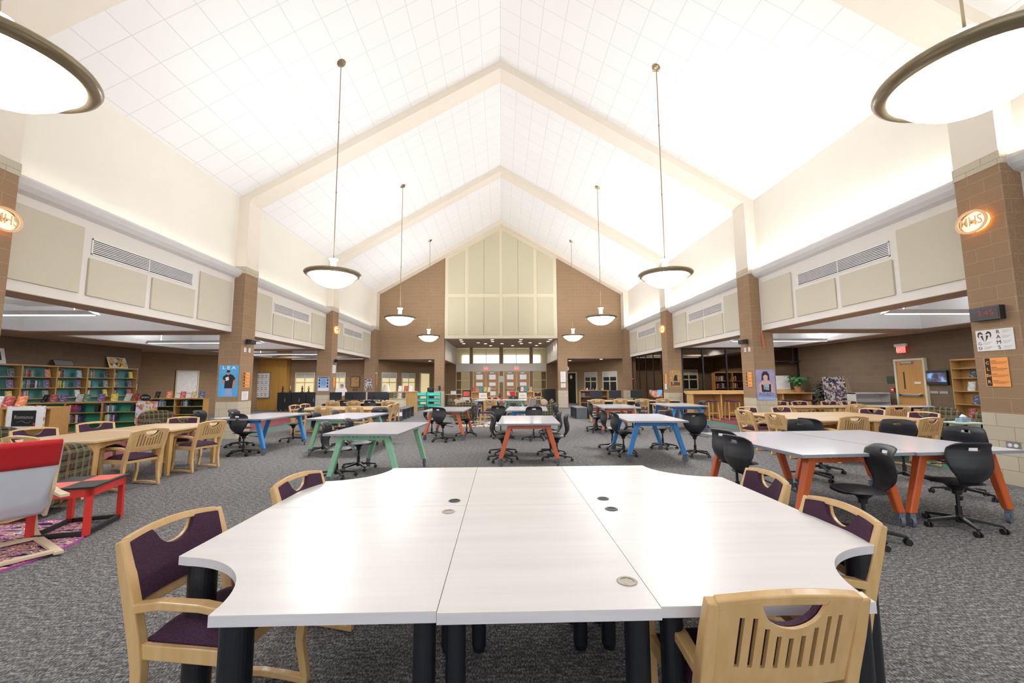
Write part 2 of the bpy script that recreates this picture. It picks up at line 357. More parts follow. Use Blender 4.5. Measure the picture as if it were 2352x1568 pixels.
# crown, acoustic panels, vents per bay
for sx, sd in ((-1,'left'),(1,'right')):
    for b in range(5):
        y0 = YB[b]+CW; y1 = YB[b+1]
        # crown: curved section swept along Y
        mb = MB(); sec = [(0,4.69),(.22,4.67),(.215,4.64),(.17,4.56),(.10,4.49),(0,4.45)]
        n = len(sec); vs = [(sx*(XW-a), y, z) for y in (y0,y1+.03) for a, z in sec]
        fs = [(i,(i+1)%n,n+(i+1)%n,n+i) for i in range(n)] + [tuple(range(n)), tuple(range(2*n-1,n-1,-1))]
        struct(mb.add(vs, fs).build('trim_crown_%s_%d' % (sd,b+1), M['crown']))
        if b < 1: continue
        o_ = YB[b]; bay = {1:'behind the viewer side',2:'first',3:'second',4:'third'}[b]
        bay = {1:'bay over the camera',2:'first bay',3:'second bay',4:'farthest bay'}[b]
        for (a0,a1,z0,z1,wh) in ((.70,1.876,3.10,4.295,'large square'),(2.01,3.23,3.09,3.78,'low wide'),(3.365,4.59,3.09,3.775,'second low wide'),(4.73,5.95,3.09,4.285,'tall')):
            pn = MB().box(sx*(XW-.035), sx*XW, o_+a0, o_+a1, z0, z1).build('acoustic_panel', M['panel'], bevel=.006, seg=1)
            tag(pn, '%s tan fabric acoustic panel on the %s frieze, %s' % (wh, sd, bay), 'acoustic panel', 'fabric panels along the frieze')
        v = thing('air_vent', 'long white louvred air vent on the %s frieze, %s' % (sd, bay), 'vent', (sx*XW, o_+3.28, 4.005), PI/2 if sx < 0 else -PI/2, 'air vents along the frieze')
        W2, H2 = 1.235, .15
        MB().box(-W2,W2,-.012,0,-H2,-H2+.022).box(-W2,W2,-.012,0,H2-.022,H2).box(-W2,-W2+.022,-.012,0,-H2,H2).box(W2-.022,W2,-.012,0,-H2,H2).box(-.008,.008,-.012,0,-H2,H2).build('frame', M['vent_white'], v)
        MB().box(-W2,W2,-.004,-.001,-H2,H2).build('backing', M['vent_dark'], v)
        mb = MB()
        for q in range(7):
            z = -H2+.052+q*.0335; mb.box(-W2+.02,W2-.02,-.011,-.002,z-.0085,z+.0085)
        mb.build('louvre', M['vent_white'], v)
# ------------------------------------------------------------------ back gable wall
YG = 24.2
def gz(x): return RZ-.24-SL*abs(x)
mb = MB()
for sx in (-1,1):
    a, b = sx*3.36, sx*7.5
    q0 = [(a,YG,2.9),(b,YG,2.9),(b,YG+.4,2.9),(a,YG+.4,2.9)]; q1 = [(a,YG,gz(a)+.3),(b,YG,gz(b)+.3),(b,YG+.4,gz(b)+.3),(a,YG+.4,gz(a)+.3)]
    if sx < 0: q0 = [q0[1],q0[0],q0[3],q0[2]]; q1 = [q1[1],q1[0],q1[3],q1[2]]
    mb.hexa(q0, q1)
struct(mb.build('wall_gable', M['cmu']))
for sx, sd in ((-1,'left'),(1,'right')):
    c = thing('brick_pier', None, None); c['kind'] = 'structure'
    MB().box(sx*3.36, sx*3.92, YG-.01, YG+.4, 0, 1.0).build('pier_base', M['cmu_tan'], c)
    MB().box(sx*3.36, sx*3.92, YG, YG+.4, 1.0, 2.9).build('pier_shaft', M['cmu'], c)
    struct(MB().box(sx*3.92, sx*7.2, YG, YG+.4, 2.885, 2.9).build('trim_lintel_'+sd, M['soffit']))
# cream gable box with fabric panels
bx0, bx1, bz = -3.34, 3.34, 4.09
mb = MB(); pts = [(bx0,bz),(bx1,bz),(bx1,gz(bx1)),(0,gz(0)),(bx0,gz(bx0))]
n = len(pts); vs = [(x,YG-.05,z) for x,z in pts]+[(x,YG+.4,z) for x,z in pts]
struct(mb.add(vs, [tuple(range(n)), tuple(range(2*n-1,n-1,-1))]+[(i,n+i,n+(i+1)%n,(i+1)%n) for i in range(n)]).build('wall_gable_centre', M['gable_trim']))
for (a, c_) in ((-3.13,-2.17),(-1.95,-1.03),(-1.01,-.1),(.1,1.01),(1.03,1.95),(2.17,3.13)):
    MBl = MB().box(a,c_,YG-.085,YG-.05,4.3,6.55)
    tag(MBl.build('gable_panel', M['gable_panel'], bevel=.004, seg=1), 'lower row pale green fabric panel on the cream gable, spanning %.1f m from its centre' % ((a+c_)/2), 'wall panel', 'lower gable panels')
    t0, t1 = gz(a)-.25, gz(c_)-.25
    mb = MB().hexa([(a,YG-.085,6.78),(c_,YG-.085,6.78),(c_,YG-.05,6.78),(a,YG-.05,6.78)], [(a,YG-.085,t0),(c_,YG-.085,t1),(c_,YG-.05,t1),(a,YG-.05,t0)])
    mb.build('gable_panel', M['gable_panel'], bevel=.004, seg=1)
gp = [o for o in sc.objects if o.name.startswith('gable_panel')]
pos_n = ['outermost left','inner left','left of centre','right of centre','inner right','outermost right']
for i, o in enumerate(gp):
    row = 'lower' if i % 2 == 0 else 'upper sloped-top'
    tag(o, '%s pale fabric panel on the cream gable, %s of its row' % (row, pos_n[i//2]), 'wall panel', 'fabric panels on the cream gable')
# vestibule
VY = 30.6
struct(MB().box(-3.36,3.36,YG+.4,VY+.1,4.09,4.2).build('ceiling_vestibule', M['soffit']))
for sx, sd in ((-1,'left'),(1,'right')):
    struct(MB().box(sx*3.36, sx*3.5, YG+.4, VY, 2.86, 4.09).build('wall_vestibule_'+sd, M['frieze']))
    struct(MB().box(sx*3.5, sx*8.2, YG+.4, VY+1, 2.9, 3.0).build('ceiling_corridor_'+sd, M['soffit']))
    # angled wall behind the openings
    p0, p1 = (sx*7.45,24.7), (sx*4.4,VY+.3)
    d = Vector((p1[0]-p0[0], p1[1]-p0[1], 0)); L_ = d.length; ang = math.atan2(d.y, d.x)
    w = MB().box(0, L_, 0 if sx < 0 else -.2, .2 if sx < 0 else 0, 0, 2.9).build('wall_angled_'+sd, M['cmu'], loc=(p0[0],p0[1],0), rotz=ang); struct(w)
    struct(MB().box(sx*3.0, sx*4.5, VY, VY+.2, 0, 2.9).build('wall_rear_'+sd, M['cmu']))

def window(n, w, h, loc, rotz, rows=2, pane='blind', top_grey=True, cols=2):
    t = thing('window_%d' % n, None, None, loc, rotz); t['kind'] = 'structure'; fw = .06
    mb = MB().box(-w/2,w/2,-.03,.03,0,fw).box(-w/2,w/2,-.03,.03,h-fw,h).box(-w/2,-w/2+fw,-.03,.03,fw,h-fw).box(w/2-fw,w/2,-.03,.03,fw,h-fw)
    for c in range(1,cols): x = -w/2+w*c/cols; mb.box(x-.03,x+.03,-.028,.028,fw,h-fw)
    mb.box(-w/2+fw,w/2-fw,-.026,.026,h*.48,h*.48+.06)
    mb.build('window_frame', M['winframe'], t)
    MB().box(-w/2+.02,w/2-.02,.0,.008,.02,h-.02).build('window_pane', M[pane], t)
    if top_grey: MB().box(-w/2+.05,w/2-.05,-.012,-.002,h*.72,h-.04).build('roller_blind', M['blind_grey'], t)
    return t
def on_angled(sx, s, off=.03):
    p0 = Vector((sx*7.45,24.7)); p1 = Vector((sx*4.4,VY+.3)); d = (p1-p0).normalized(); nrm = Vector((-d.y*-1, d.x*-1)) if False else Vector((d.y,-d.x))
    if nrm.y > 0: nrm = -nrm
    if sx < 0: nrm = Vector((abs(d.y), -abs(d.x)))
    else: nrm = Vector((-abs(d.y), -abs(d.x)))
    p = p0 + d*s + nrm*off; return (p.x, p.y), math.atan2(nrm.y, nrm.x)+PI/2
wn = 1
for s, w in ((1.1,1.35),(2.95,1.35)):
    (x,y), r = on_angled(-1, s); window(wn, w, 1.25, (x,y,.9), r, pane='blind'); wn += 1
for s, w in ((1.3,1.35),(3.2,1.3)):
    (x,y), r = on_angled(1, s); window(wn, w, 1.25, (x,y,.9), r, pane='screen'); wn += 1
def door(n, w, h, loc, rotz, mat='doorwood', frame='winframe', lites=(), handle='bar'):
    t = thing('door_%d' % n, None, None, loc, rotz); t['kind'] = 'structure'
    MB().box(-w/2-.06,-w/2,-.05,.05,0,h+.06).box(w/2,w/2+.06,-.05,.05,0,h+.06).box(-w/2,w/2,-.05,.05,h,h+.06).build('door_frame', M[frame], t)
    MB().box(-w/2+.005,w/2-.005,-.022,.022,.01,h-.005).build('door_leaf', M[mat], t)
    for (x0,x1,z0,z1) in lites: MB().box(x0,x1,-.028,-.02,z0,z1).build('door_glass', M['litglass'], t)
    if handle == 'bar':
        MB().box(-w/2+.08,w/2-.08,-.09,-.055,.98,1.05).box(-w/2+.08,-w/2+.15,-.09,-.022,.97,1.06).box(w/2-.15,w/2-.08,-.09,-.022,.97,1.06).build('panic_bar', M['steel'], t, bevel=.006)
        MB().box(-.2,.12,-.08,-.022,h-.09,h-.03).build('door_closer', M['steel'], t)
    elif handle: MB().lathe([(0,0),(.03,.0),(.03,.05),(0,.06)], 12).build('door_handle', M['steel'], t, loc=(w/2-.08,-.06,1.0))
    return t
(x,y), r = on_angled(-1, 4.7); door(1, .95, 2.13, (x,y,0), r, mat='blind', handle=None)
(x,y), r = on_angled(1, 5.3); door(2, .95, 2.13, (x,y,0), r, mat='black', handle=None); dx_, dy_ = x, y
# clock on the black door
ck = thing('wall_clock', 'small round white clock seen in the dark doorway', 'clock', (dx_-.08,dy_-.1,1.85), r)
MB().lathe([(0,0),(.13,0),(.14,.02),(.12,.035),(0,.03)], 24).build('clock_face', M['white'], ck).rotation_euler = (PI/2,0,0)
# door wall: four doors, sidelights, band, clerestory, brick piers
wall_piers = [(-2.33,-2.13),(-.12,.12),(2.13,2.33)]
for i, (a, b_) in enumerate(wall_piers): struct(MB().box(a,b_,VY-.08,VY+.12,0,4.09).build('trim_brick_pier_%d' % (i+1), M['cmu']))
struct(MB().box(-3.36,3.36,VY-.1,VY+.1,2.32,2.88).build('wall_band', M['frieze']))
struct(MB().box(-3.36,-2.33,VY-.06,VY+.06,0,.35).box(2.33,3.36,VY-.06,VY+.06,0,.35).build('wall_sidelight_base', M['cmu']))
dn = 3
for x in (-1.62,-.66,.66,1.62):
    door(dn, .86, 2.26, (x,VY,0), 0, lites=((-.24,.24,1.72,2.08),(-.24,.24,1.25,1.5),(-.24,.24,.55,.85))); dn += 1
def lattice(n, x0, x1, z0, z1, xs, zs):
    t = thing('window_%d' % n, None, None, (0,VY,0)); t['kind'] = 'structure'; f = .045
    mb = MB().box(x0,x1,-.05,.05,z0,z0+f).box(x0,x1,-.05,.05,z1-f,z1).box(x0,x0+f,-.05,.05,z0+f,z1-f).box(x1-f,x1,-.05,.05,z0+f,z1-f)
    for x in xs: mb.box(x-f/2,x+f/2,-.048,.048,z0+f,z1-f)
    for z in zs: mb.box(x0+f,x1-f,-.046,.046,z-f/2,z+f/2)
    mb.build('window_frame', M['winframe'], t); MB().box(x0+.02,x1-.02,-.004,.004,z0+.02,z1-.02).build('window_pane', M['clearglass'], t)
for (x0,x1,z0,z1,xs,zs) in ((-3.36,-2.33,2.88,4.09,(),()),(-2.13,-.12,2.88,4.09,(-1.12,),()),(.12,2.13,2.88,4.09,(1.12,),()),(2.33,3.36,2.88,4.09,(),()),(-3.36,-2.33,.35,2.32,(),(1.0,1.66)),(2.33,3.36,.35,2.32,(),(1.0,1.66))):
    lattice(wn, x0,x1,z0,z1,xs,zs); wn += 1
# corridor beyond
struct(MB().box(-8,8,38.0,38.2,0,5).build('wall_corridor_rear', M['corridor']))
struct(MB().box(-8,8,VY+.2,38,4.6,4.7).build('ceiling_corridor', M['frieze']))
struct(MB().box(-8.1,-8,VY+.3,38,0,4.7).box(8,8.1,VY+.3,38,0,4.7).build('wall_corridor_side', M['corridor']))
struct(MB().box(-3.6,3.6,37.9,37.95,3.05,4.0).build('window_%d' % wn, M['brightwin'])); wn += 1
# exit signs
def exitsign(loc, rotz, label):
    t = thing('exit_sign', label, 'exit sign', loc, rotz, 'exit signs')
    MB().box(-.2,.2,-.06,.0,.1,.19).build('housing', M['vent_white'], t, bevel=.008)
    MB().box(-.15,.15,-.035,-.025,-.1,.1).build('sign_face', M['exitface'], t)
    text('EXIT', .15, (0,-.037,0), M['exitred'], t, bold=.004)
exitsign((-1.14,VY-.12,2.52), 0, 'red EXIT sign above the left pair of wooden doors')
exitsign((1.14,VY-.12,2.52), 0, 'red EXIT sign above the right pair of wooden doors')
# downlights: (px-derived) vestibule positions
dl = [(-2.45,24.9),(-.55,24.9),(1.2,24.9),(3.0,24.9),(-2.5,26),(-.55,26),(1.2,26.1),(3.0,26),(-2.5,27.3),(-1.5,26.8),(1.9,26.8),(-1.05,27.4),(.05,27.4),(1.35,27.4),(2.6,27.3),(-.75,28.9),(.8,28.9),(2.5,28.9)]
dlp = None
for i, (x, y) in enumerate(dl):
    if dlp is None:
        dlp = thing('downlight', 'x', 'downlight', (x,y,4.085), 0, 'recessed downlights over the entrance')
        MB().lathe([(.10,0),(.13,0),(.13,-.012),(.10,-.008)], 20).build('trim_ring', M['vent_white'], dlp)
        MB().lathe([(0,-.004),(.10,-.004)], 20).build('lens', M['downlight'], dlp); o = dlp
    else: o = dup(dlp, (x,y,4.085))
    o['label'] = 'small round recessed downlight in the entrance vestibule ceiling'
for i, (x, y, nm) in enumerate(((3.8,25.6,'nearest the pier'),(4.5,26.8,'behind the first one'),(6.2,25.3,'nearest the tall column'),(-4.6,26.6,'over the left passage'))):
    o = dup(dlp, (x,y,2.893), 0, 'recessed downlight in the low passage ceiling, ' + nm, 'downlights in the side passages')
# ------------------------------------------------------------------ side aisles
for sx, sd in ((-1,'left'),(1,'right')):
    xo = XO[sx]; xa, xb = 8.1, 12.05 if sx > 0 else 12.95
    mb = MB()
    mb.box(sx*xb, sx*(xo+1.8), -8, 24.7, FZ, FZ+.1)
    mb.box(sx*(XW+.3), sx*xa, -8, 24.7, FZ+.0, FZ+.1)
    for i, y in enumerate(YB): mb.box(sx*xa, sx*xb, y-.15, y+CW+.15, FZ, FZ+.1)
    struct(mb.build('ceiling_aisle_soffit_'+sd, M['soffit']))
    mb = MB(); mc = MB()
    for i in range(5):
        y0 = YB[i]+CW+.15; y1 = YB[i+1]-.15 if i < 4 else 24.7
        mc.box(sx*xa, sx*xb, y0, y1, 3.62, 3.7)
        mb.box(sx*xa, sx*(xa+.03), y0, y1, FZ+.02, 3.62).box(sx*(xb-.03), sx*xb, y0, y1, FZ+.02, 3.62).box(sx*xa, sx*xb, y0, y0+.03, FZ+.02, 3.62).box(sx*xa, sx*xb, y1-.03, y1, FZ+.02, 3.62)
    struct(mb.build('ceiling_coffer_sides_'+sd, M['white_paint'])); struct(mc.build('ceiling_coffer_'+sd, M['tile']))
    for i in range(5):
        ym = (YB[i]+CW+YB[i+1])/2
        if i == 0: continue
        if sx > 0 and i == 4: continue
        t = thing('linear_light', 'long suspended linear light in the %s aisle, %s bay' % (sd, ORD[i-1]), 'ceiling light', (sx*10.4, ym, 2.98), 0, 'suspended linear lights over the aisles')
        mb = MB(); ln = 1.95 if sx > 0 else 2.05; off = 0 if sx > 0 else -.15
        mb.hexa([(-ln+off,-.06,-.03),(ln+off,-.06,-.03),(ln+off,.06,-.03),(-ln+off,.06,-.03)], [(-ln+.12+off,-.12,.05),(ln-.12+off,-.12,.05),(ln-.12+off,.12,.05),(-ln+.12+off,.12,.05)])
        mb.build('body', M['fixture'], t)
        MB().box(-ln+.1+off,ln-.1+off,-.05,.05,-.04,-.031).build('diffuser', M['tubeglow'], t)
        MB().tube([(-ln+.5+off,0,.05),(-ln+.5+off,0,.62)], .01, 6).tube([(ln-.5+off,0,.05),(ln-.5+off,0,.62)], .01, 6).build('hanger', M['fixture'], t)
# outer walls
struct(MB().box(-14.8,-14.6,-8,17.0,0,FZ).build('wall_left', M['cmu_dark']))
def seg_wall(name, p0, p1, mat, t=.15, h=FZ, z0=0):
    d = Vector((p1[0]-p0[0],p1[1]-p0[1])); return struct(MB().box(0,d.length,0,t,z0,h).build(name, mat, loc=(p0[0],p0[1],0), rotz=math.atan2(d.y,d.x)))
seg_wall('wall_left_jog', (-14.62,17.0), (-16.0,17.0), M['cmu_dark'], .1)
seg_wall('wall_left_return', (-16.0,18.2), (-16.0,17.0), M['cmu'])
seg_wall('wall_left_angled', (-16.0,18.2), (-13.9,23.0), M['cmu'])
seg_wall('wall_left_angled_end', (-13.9,23.0), (-13.9,24.6), M['cmu'])
struct(MB().box(-16.4,-7.45,24.6,24.8,0,FZ).build('wall_left_rear', M['cmu']))
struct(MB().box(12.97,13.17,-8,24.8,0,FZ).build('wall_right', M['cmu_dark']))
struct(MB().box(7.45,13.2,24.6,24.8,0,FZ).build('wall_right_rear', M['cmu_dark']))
struct(MB().box(-16.6,-16.4,17.0,24.8,0,3.8).build('wall_left_far', M['cmu']))
# veneer panel wall
wp = MB().box(-14.7,-12.9,23.95,24.2,0,3.45).box(-12.9,-12.4,24.05,24.6,0,3.45).build('wall_veneer', M['woodpanel'], bevel=.004); struct(wp)
# back-left windows
for x, w in ((-11.55,1.15),(-9.55,.75)):
    window(wn, w, 1.2, (x,24.56,.95), 0, pane='blind'); wn += 1
# left angled wall window with papers
d = Vector((2.1,4.8)).normalized(); nrm = Vector((d.y,-d.x))
p = Vector((-16.0,18.2))+d*2.2+nrm*.04
tw = window(wn, 1.0, 2.1, (p.x,p.y,.05), math.atan2(nrm.y,nrm.x)+PI/2, pane='white', top_grey=False, cols=1); wn += 1

# ------------------------------------------------------------------ pendants
def pendant(label):
    t = thing('pendant_lamp', label, 'pendant lamp', (0,0,3.9), 0, 'large glass bowl pendants')
    MB().lathe([(.50,-.035),(.535,-.05),(.585,-.01),(.6,.02),(.585,.045),(.53,.05),(.50,.02),(.50,-.035)], 56).build('rim', M['bronze'], t, smooth=True)
    MB().lathe([(0,-.29),(.1,-.283),(.2,-.26),(.3,-.215),(.4,-.14),(.47,-.06),(.505,0.0),(.49,.0),(.45,-.06),(.38,-.13),(.28,-.2),(.1,-.27),(0,-.275)], 48).build('bowl', M['bowl'], t, smooth=True)
    MB().lathe([(0,.33),(.09,.33),(.1,.345),(.09,.36),(0,.365)], 24).tube([(.05,0,.05),(.05,0,.33)],.012,8).tube([(-.05,0,.05),(-.05,0,.33)],.012,8).tube([(0,.05,.05),(0,.05,.33)],.012,8).tube([(0,-.05,.05),(0,-.05,.33)],.012,8).build('stem_cup', M['glow_cup'], t)
    zc = RZ-SL*3.75-3.9
    MB().tube([(0,0,-.02),(0,0,.35),(0,0,zc)], .011, 8).tube([(0,0,1.9),(0,0,1.93)],.018,8).tube([(0,0,3.6),(0,0,3.63)],.018,8).tube([(.0,0,-.02),(.5,0,.0)],.008,6).tube([(0,0,-.02),(-.5,0,0)],.008,6).build('rod', M['bronze'], t)
    return t
zc = RZ-SL*3.75
proto = None
for sx, sd in ((-1,'left'),(1,'right')):
    for i, y in enumerate((2.95,9.07,15.15,21.2)):
        px = sx*3.75 if not (i == 0 and sx < 0) else -3.81
        lb = 'glass bowl pendant with bronze rim in the %s row, %s' % (sd, ['cut by the picture edge','largest fully visible one','halfway down the hall','farthest and smallest'][i])
        if proto is None: proto = pendant(lb); o = proto; o.location = (px,y,3.9)
        else: o = dup(proto, (px,y,3.9), 0, lb)
        if i == 0:
            for ch in o.children:
                if ch.name.startswith('bowl'): ch.material_slots[0].link = 'OBJECT'; ch.material_slots[0].material = M['bowl_near']
        else:
            for ch in o.children:
                if ch.name.startswith('bowl'): ch.material_slots[0].link = 'DATA'
        cn = MB().lathe([(0,0),(.10,0),(.105,-.02),(.07,-.05),(.02,-.07),(0,-.07)], 24).build('canopy', M['brass'], o, loc=(0,0,zc-3.9))
        cn.rotation_euler = (0, sx*math.atan(SL), 0)
        ld = bpy.data.lights.new('pendant_bulb','AREA'); ld.shape = 'DISK'; ld.size = .8; ld.energy = 18 if i == 0 else 15; ld.color = (.97,.985,1)
        lo = bpy.data.objects.new('pendant_bulb', ld); COL.objects.link(lo); lo.location = (px,y,3.93); lo.rotation_euler = (PI,0,0)
def area(loc, rot, sx_, sy_, e, col=(1,.97,.93), spread=PI):
    ld = bpy.data.lights.new('area_light','AREA'); ld.shape = 'RECTANGLE'; ld.size = sx_; ld.size_y = sy_; ld.energy = e; ld.color = col; ld.spread = spread
    lo = bpy.data.objects.new('area_light', ld); COL.objects.link(lo); lo.location = loc; lo.rotation_euler = rot; return lo
# cove lights behind the crown
for b in range(1,5):
    y0 = YB[b]+CW+.2; y1 = YB[b+1]-.1
    area((7.36,(y0+y1)/2,4.72), (PI,math.radians(-14),0), .14, y1-y0, 70)
    area((-7.36,(y0+y1)/2,4.72), (PI,math.radians(14),0), .14, y1-y0, 6)
for sx in (-1,1):
    for i in range(0,5):
        ym = (YB[i]+CW+YB[i+1])/2
        if sx > 0 and i == 4: continue
        area((sx*10.4,ym,3.06), (PI,0,0), 3.6, .2, 120 if i != 4 else 60, (.93,.96,1))
        if i > 0: area((sx*10.4+(0 if sx > 0 else .15),ym,2.935), (0,0,0), 3.7, .1, 45 if i < 4 else 70, (.96,.97,1))
def spot(x, y, z, e, ang=2.4):
    ld = bpy.data.lights.new('downlight_or_fill','SPOT'); ld.energy = e; ld.spot_size = ang; ld.spot_blend = .6; ld.shadow_soft_size = .05; ld.color = (1,.92,.8)
    lo = bpy.data.objects.new('downlight_or_fill', ld); COL.objects.link(lo); lo.location = (x,y,z-.06)
for x, y in dl: spot(x, y, 4.08, 22)
for x, y in ((3.8,25.6),(4.5,26.8),(6.2,25.3),(-4.6,26.6)): spot(x, y, 2.89, 30, 2.0)
for x in (-5,-1.7,1.7,5):
    for y in (32.5,35.5):
        MB().lathe([(0,-.004),(.16,-.004),(.16,0)], 20).build('downlight', M['downlight'], loc=(x,y,4.59))['kind'] = 'structure'; spot(x, y, 4.58, 45)
for x, y in ((-11.8,22.8),(-9.5,22.8),(9,19.5),(11.3,19.2),(9,22.6),(11.3,22.8),(-13.6,19.8)): spot(x, y, 3.6 if abs(x) < 12.9 else 2.9, 150 if x > 0 else 50)  # no fixtures here; right-hand spots are fill added to brighten the glass room
# ------------------------------------------------------------------ furniture prototypes
def wooden_chair(label, group=None):
    t = thing('wooden_armchair', label, 'chair', (0,0,0), 0, group); W = .235
    def yb(z): return -.205 - (z-.44)*.30 if z > .44 else -.205
    for s in (-1,1):
        # back post and rear leg in one bent piece
        pth = [(s*W,yb(.825),.825),(s*W,yb(.7),.7),(s*W,yb(.58),.58),(s*W,-.212,.45),(s*W,-.19,.33),(s*W,-.19,.2),(s*W,-.215,.03)]
        MB().sweep(pth, [(.019,.017),(.021,.024),(.021,.027),(.021,.029),(.02,.025),(.019,.022),(.018,.018)]).build('back_post', M['maple_light'], t, bevel=.006)
        pth = [(s*W,.205,.565),(s*W,.225,.50),(s*W,.215,.36),(s*W,.20,.2),(s*W,.235,.03)]
        MB().sweep(pth, [(.02,.026),(.02,.028),(.019,.024),(.018,.02),(.017,.018)]).build('front_leg', M['maple_light'], t, bevel=.006)
        pth = [(s*W,-.23,.565),(s*W,-.1,.588),(s*W,.08,.59),(s*W,.2,.577),(s*W,.235,.56)]
        MB().sweep(pth, [(.021,.018),(.024,.017),(.026,.015),(.026,.014),(.024,.012)]).build('arm_rail', M['maple_light'], t, bevel=.005)
        pth = [(s*W,-.235,.018),(s*W,-.1,.03),(s*W,.0,.036),(s*W,.12,.03),(s*W,.25,.018)]
        MB().sweep(pth, (.017,.015)).build('runner', M['maple_light'], t, bevel=.004)
    MB().box(-W,W,-.2,-.165,.375,.425).box(-W,W,.17,.205,.375,.425).box(-W-.008,-W+.016,-.2,.2,.372,.43).box(W-.016,W+.008,-.2,.2,.372,.43).build('seat_frame', M['maple_light'], t, bevel=.004)
    def cush(u, v):
        a = (u-.5)*2; b = (v-.5)*2
        return (a*.212, b*.2-.0, .43+.055*(1-abs(a)**4)**.5*(1-abs(b)**4)**.5)
    MB().grid(cush, 12, 12).box(-.212,.212,-.2,.2,.41,.432).build('seat_cushion', M['purple'], t, smooth=True)
    # curved rails and slotted back
    def yc(x): return -.028*(1-(x/W)**2)
    xs = [-W+.012+i*(2*W-.024)/12 for i in range(13)]
    MB().sweep([(x, yb(.812)+yc(x), .812+.026*(1-(x/W)**2)) for x in xs], [(.017,.016)]*13, up=(0,-.3,1)).build('top_rail', M['maple_light'], t, bevel=.005)
    MB().sweep([(x, yb(.565)+yc(x)*.8, .565) for x in xs], [(.024,.014)]*13, up=(0,-.3,1)).build('bottom_rail', M['maple_light'], t, bevel=.004)
    def ztop(x):
        a = .098
        return .812+.022*(1-(x/W)**2) - (.092*math.sqrt(max(0,1-(x/a)**2)) if abs(x) < a else 0)
    def panel(off, th, slots, z0=.57):
        mb = MB(); x0 = -W+.015; x1 = W-.015
        ed = {round(x0+i*(x1-x0)/28,4) for i in range(29)}
        sl = []
        if slots:
            for i in range(9):
                c = -.152+i*.038; sl.append((round(c-.0072,4), round(c+.0072,4), .61, min(.778, ztop(c)-.03)))
            for a, b_, _, _ in sl: ed |= {a, b_}
        ed = sorted(ed)
        ed = [e for i, e in enumerate(ed) if i == 0 or e-ed[i-1] > .0012 or any(abs(e-q) < 1e-6 for s_ in sl for q in s_[:2])]
        def P(x, z, k): return (x, yb(z)+yc(x)+off+k*th, z)
        for a, b_ in zip(ed, ed[1:]):
            m = (a+b_)/2; segs = [(z0, None)]
            hit = [s_ for s_ in sl if s_[0]-1e-6 <= m <= s_[1]+1e-6]
            rng = [(z0, z0, hit[0][2], hit[0][2]), (hit[0][3], hit[0][3], ztop(a), ztop(b_))] if hit else [(z0, z0, ztop(a), ztop(b_))]
            for (za, zb, zc_, zd) in rng:
                mb.hexa([P(a,za,0),P(b_,zb,0),P(b_,zb,1),P(a,za,1)], [P(a,zc_,0),P(b_,zd,0),P(b_,zd,1),P(a,zc_,1)])
        return mb
    panel(-.014, .014, True).build('slotted_back', M['maple_light'], t)
    panel(.006, .022, False, .585).build('back_pad', M['purple'], t)
    return t

def task_chair(label, group=None):
    t = thing('task_chair', label, 'chair', (0,0,0), 0, group)
    def interp(pts, v):
        for (a,p),(b,q) in zip(pts,pts[1:]):
            if v <= b: f = (v-a)/(b-a); return p+(q-p)*f
        return pts[-1][1]
    def hw(v): return interp([(0,.07),(.06,.098),(.14,.128),(.24,.162),(.36,.195),(.48,.214),(.6,.222),(.74,.216),(.86,.206),(.93,.196),(.975,.182),(1,.162)], v)
    def ys(v): return interp([(0,-.13),(.07,-.17),(.16,-.208),(.28,-.236),(.42,-.244),(.56,-.234),(.7,-.22),(.84,-.214),(.93,-.226),(1,-.25)], v)
    def shell(u, v):
        a = (u-.5)*2; x = a*hw(v)
        return (x, ys(v) + x*x*(2.1-1.0*v), .452+.42*v - .012*(abs(a)**4)*(v > .9))
    nu, nv = 18, 26
    mb = MB().grid(shell, nu, nv, skip=lambda i,j: 21 <= j <= 22 and 7 <= i <= 10)
    mb.build('back_shell', M['shellplastic'], t, smooth=True, solid=.012)
    def seat(u, v, top):
        th = u*2*PI; r = v; c, s_ = math.cos(th), math.sin(th); e = .75
        x = .215*math.copysign(abs(c)**e, c)*r; y = .205*math.copysign(abs(s_)**e, s_)*r + .03
        if top: z = .475 - .022*(r**4) - (.018*max(0,y-.1)/.1) + .0
        else: z = .445 + .006*r
        return (x, y, z)
    MB().grid(lambda u,v: seat(u,v,True), 28, 7).grid(lambda u,v: seat(u,v,False), 28, 3, flip=True).build('seat', M['vinyl'], t, smooth=True)
    MB().lathe([(.0,.33),(.035,.33),(.04,.37),(.09,.42),(.15,.447),(0,.447)], 16).build('seat_bracket', M['blackplastic'], t, smooth=False)
    MB().tube([(.05,.03,.40),(.2,.06,.375),(.26,.08,.37)], [.006,.006,.012], 6).build('lever', M['blackplastic'], t)
    MB().tube([(0,0,.09),(0,0,.22)], .026, 14).tube([(0,0,.22),(0,0,.36)], .016, 12).build('gas_column', M['blackplastic'], t)
    MB().lathe([(0,.055),(.032,.055),(.038,.10),(.03,.125),(0,.125)], 16).build('hub', M['blackplastic'], t)
    cast = None
    for i in range(5):
        a = math.radians(90+72*i+18); c, s_ = math.cos(a), math.sin(a)
        l = MB().sweep([(.02*c,.02*s_,.10),(.15*c,.15*s_,.088),(.29*c,.29*s_,.07)], [(.02,.018),(.018,.015),(.014,.011)], up=(-s_,c,0)).build('base_leg', M['blackplastic'], t, bevel=.004)
        w = MB()
        for k in (-1,1):
            w.add(*cyl_x((k*.017,0,.028), .027, .016))
        w.tube([(0,0,.03),(0,0,.07)], .009, 8)
        if cast is None: cast = w.build('caster', M['blackplastic'], l); cs = cast
        else: cs = cast.copy(); COL.objects.link(cs); cs.parent = l
        cs.location = (.29*c+.008*s_, .29*s_-.008*c, 0); cs.rotation_euler = (0,0,a*1.7+i)
    return t
